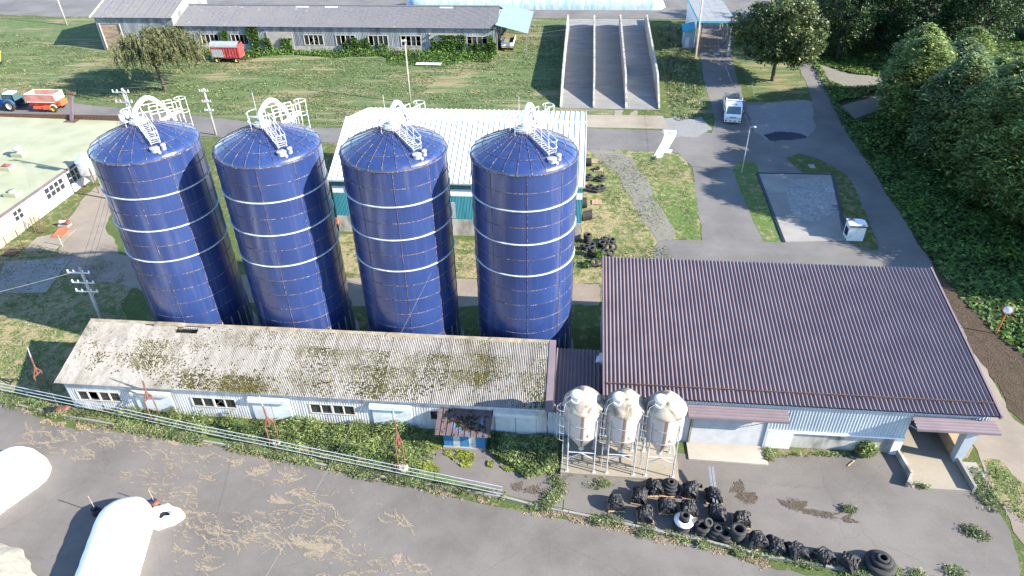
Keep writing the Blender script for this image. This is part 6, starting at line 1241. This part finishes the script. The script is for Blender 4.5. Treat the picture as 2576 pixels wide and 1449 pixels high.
ypoly = [(q.x,q.y) for q in P2([(60,1060),(330,1095),(560,1140),(800,1190),(900,1225),(1020,1300),(1080,1449),(430,1449),(440,1340),(400,1250),(250,1180),(60,1120)])]
pts = scatter(ypoly, 900)
for x,y,_ in pts:
    dn = float(vnoise(np.array(x*.30+11),np.array(y*.42+3)))
    if dn < .50: continue
    big = r_.random() < .22; L = r_.uniform(.8,2.0) if big else r_.uniform(.15,.6); flake(sb, x, y, L, r_.uniform(.07,.20) if big else r_.uniform(.03,.08), r_.gauss(-.25,.3), r_.uniform(-1.6,1.6)*(1 if big else .6))
for (u,v),L,w,a,c in (((800,1385),2.0,.55,.35,.5),((760,1372),2.2,.4,-.1,.9),((745,1235),1.6,.3,-.15,-.8),((700,1262),1.8,.3,-.2,.4),((590,1125),1.2,.3,.1,.2),((430,1115),1.4,.35,-.2,.1),((1000,1405),.9,.5,1.3,.3),((655,1180),1.2,.3,-.1,.5),((590,1165),1.0,.25,0,.8)):
    p = T(u,v)
    for k in range(4): flake(sb, p.x+r_.uniform(-.3,.3), p.y+r_.uniform(-.25,.25), L*r_.uniform(.6,1.0), w*r_.uniform(.6,1), a+r_.gauss(0,.2), c, .027+.001*k)
n = 5200; Q = scatter(ypoly, n); Q = Q[(vnoise(Q[:,0]*.30+11,Q[:,1]*.42+3) > .40)]; Q[:,2] = .03
V, Fq = leaves(Q, .03, 6.0, 2.2); stuff(inst('straw_bits', bigmesh('straw_bits', V, Fq, SF)), 'loose specks of straw sprinkled over the front yard', 'straw')
V, Fq = leaves(np.concatenate(SB), .042, 6.0, 2.6); SB.clear()
stuff(inst('scattered_straw', bigmesh('scattered_straw', V, Fq, SF)), 'pale straw windrows scattered over the asphalt front yard', 'straw')
sb = B()
for (u,v),L,w,a,c in (((2000,1272),2.2,.5,-.25,.2),((2060,1290),2.4,.35,-.1,.1),((2140,1305),.9,.3,.2,0),((1880,1255),1.3,.7,.2,.6),((1860,1230),1.4,.5,1.2,.4),((1790,1250),1.2,.6,.9,.2),((1340,1235),1.0,.4,.6,.4),((1300,1225),.9,.5,.8,.3)):
    p = T(u,v)
    for k in range(5): flake(sb, p.x+r_.uniform(-.3,.3), p.y+r_.uniform(-.2,.2), L*r_.uniform(.5,1.0), w*r_.uniform(.5,1), a+r_.gauss(0,.25), c, .027+.001*k)
BS = N('brown_litter_stain', .95, 0, .1); BS.col(BS.ramp(BS.noise(8,5),[(.3,(.085,.066,.048)),(.7,(.15,.122,.094))])); _c = scatter([(34.8,60),(34.0,45),(33.7,41.4),(36.2,36.8),(40,33),(42,40),(39,50),(36.6,61)], 5200); _c[:,2] = .05; SB.append(_c)
V, Fq = leaves(np.concatenate(SB), .06, 1.3, 1.8); stuff(inst('leaf_debris', bigmesh('leaf_debris', V, Fq, BS.m)), 'brown leaf debris lying on the tyre yard and beside the dirt road', 'debris')

# barn with a blue roof beyond the grove, and the pale heap at the corner of the yard
bp_ = G(2555,18,7); bf = thing('blue_roofed_barn', 'teal blue barn roof showing beyond the top of the pine grove', 'barn', (bp_.x+9,bp_.y+4,3))
tq = plain('teal_roof', (.03,.16,.20), .45, 0, .15, 1)
for k in range(12):
    y = -11+k*1.8; B().add([(-8,y,3.2),(0,y,5.2),(8,y,3.2),(-8,y+1.7,3.2),(0,y+1.7,5.2),(8,y+1.7,3.2),(-8,y+1.8,3.3),(0,y+1.8,5.3),(8,y+1.8,3.3)],[(0,1,4,3),(1,2,5,4),(3,4,7,6),(4,5,8,7)]).make('roof_panel', tq, bf)
B().box(-7.6,7.6,-10.8,10.4,-.3,3.2).make('wall', MAT['gwall'], bf)
p = G(15,1420,.5); bb = B(); n = 16; na = 72
for i in range(n+1):
    for k in range(na):
        a = 2*math.pi*k/na; e = 1+.05*math.sin(3*a+1)+.03*math.sin(8*a)+.02*math.sin(19*a+2); r = i/n; bb.v.append((5.0*r*e*math.cos(a),3.6*r*e*math.sin(a),.02+1.1*(1-r*r)+.05*random.random()*(1-r)))
    if i:
        for k in range(na): bb.f.append(((i-1)*na+k,i*na+k,i*na+(k+1)%na,(i-1)*na+(k+1)%na))
tag(bb.make('chaff_heap', plain('pale_chaff', (.27,.25,.20), .95, 0, .25, 4), None, True, loc=(p.x-3.0,p.y-1.6,.0)), 'low pale beige heap of chaff beside the white silage bag', 'heap')

P = scatter([(-125,102.5),(-80,102.5),(-58,98),(-37,94.5),(-20,95.3),(-3.6,97),(-3.6,140),(-14,142),(-16,123),(-73,119),(-90,123),(-125,138)], 46000); P = P[vnoise(P[:,0]*.18,P[:,1]*.8) > .33]; P[:,2] += .03+RNG.random(len(P))*.10; V, Fq = leaves(P, .14, .8, 2.6)
stuff(inst('lawn_grass', bigmesh('lawn_grass', V, Fq, LM['grass'])), 'short uneven grass on the mown lawn before the grey barn', 'grass')
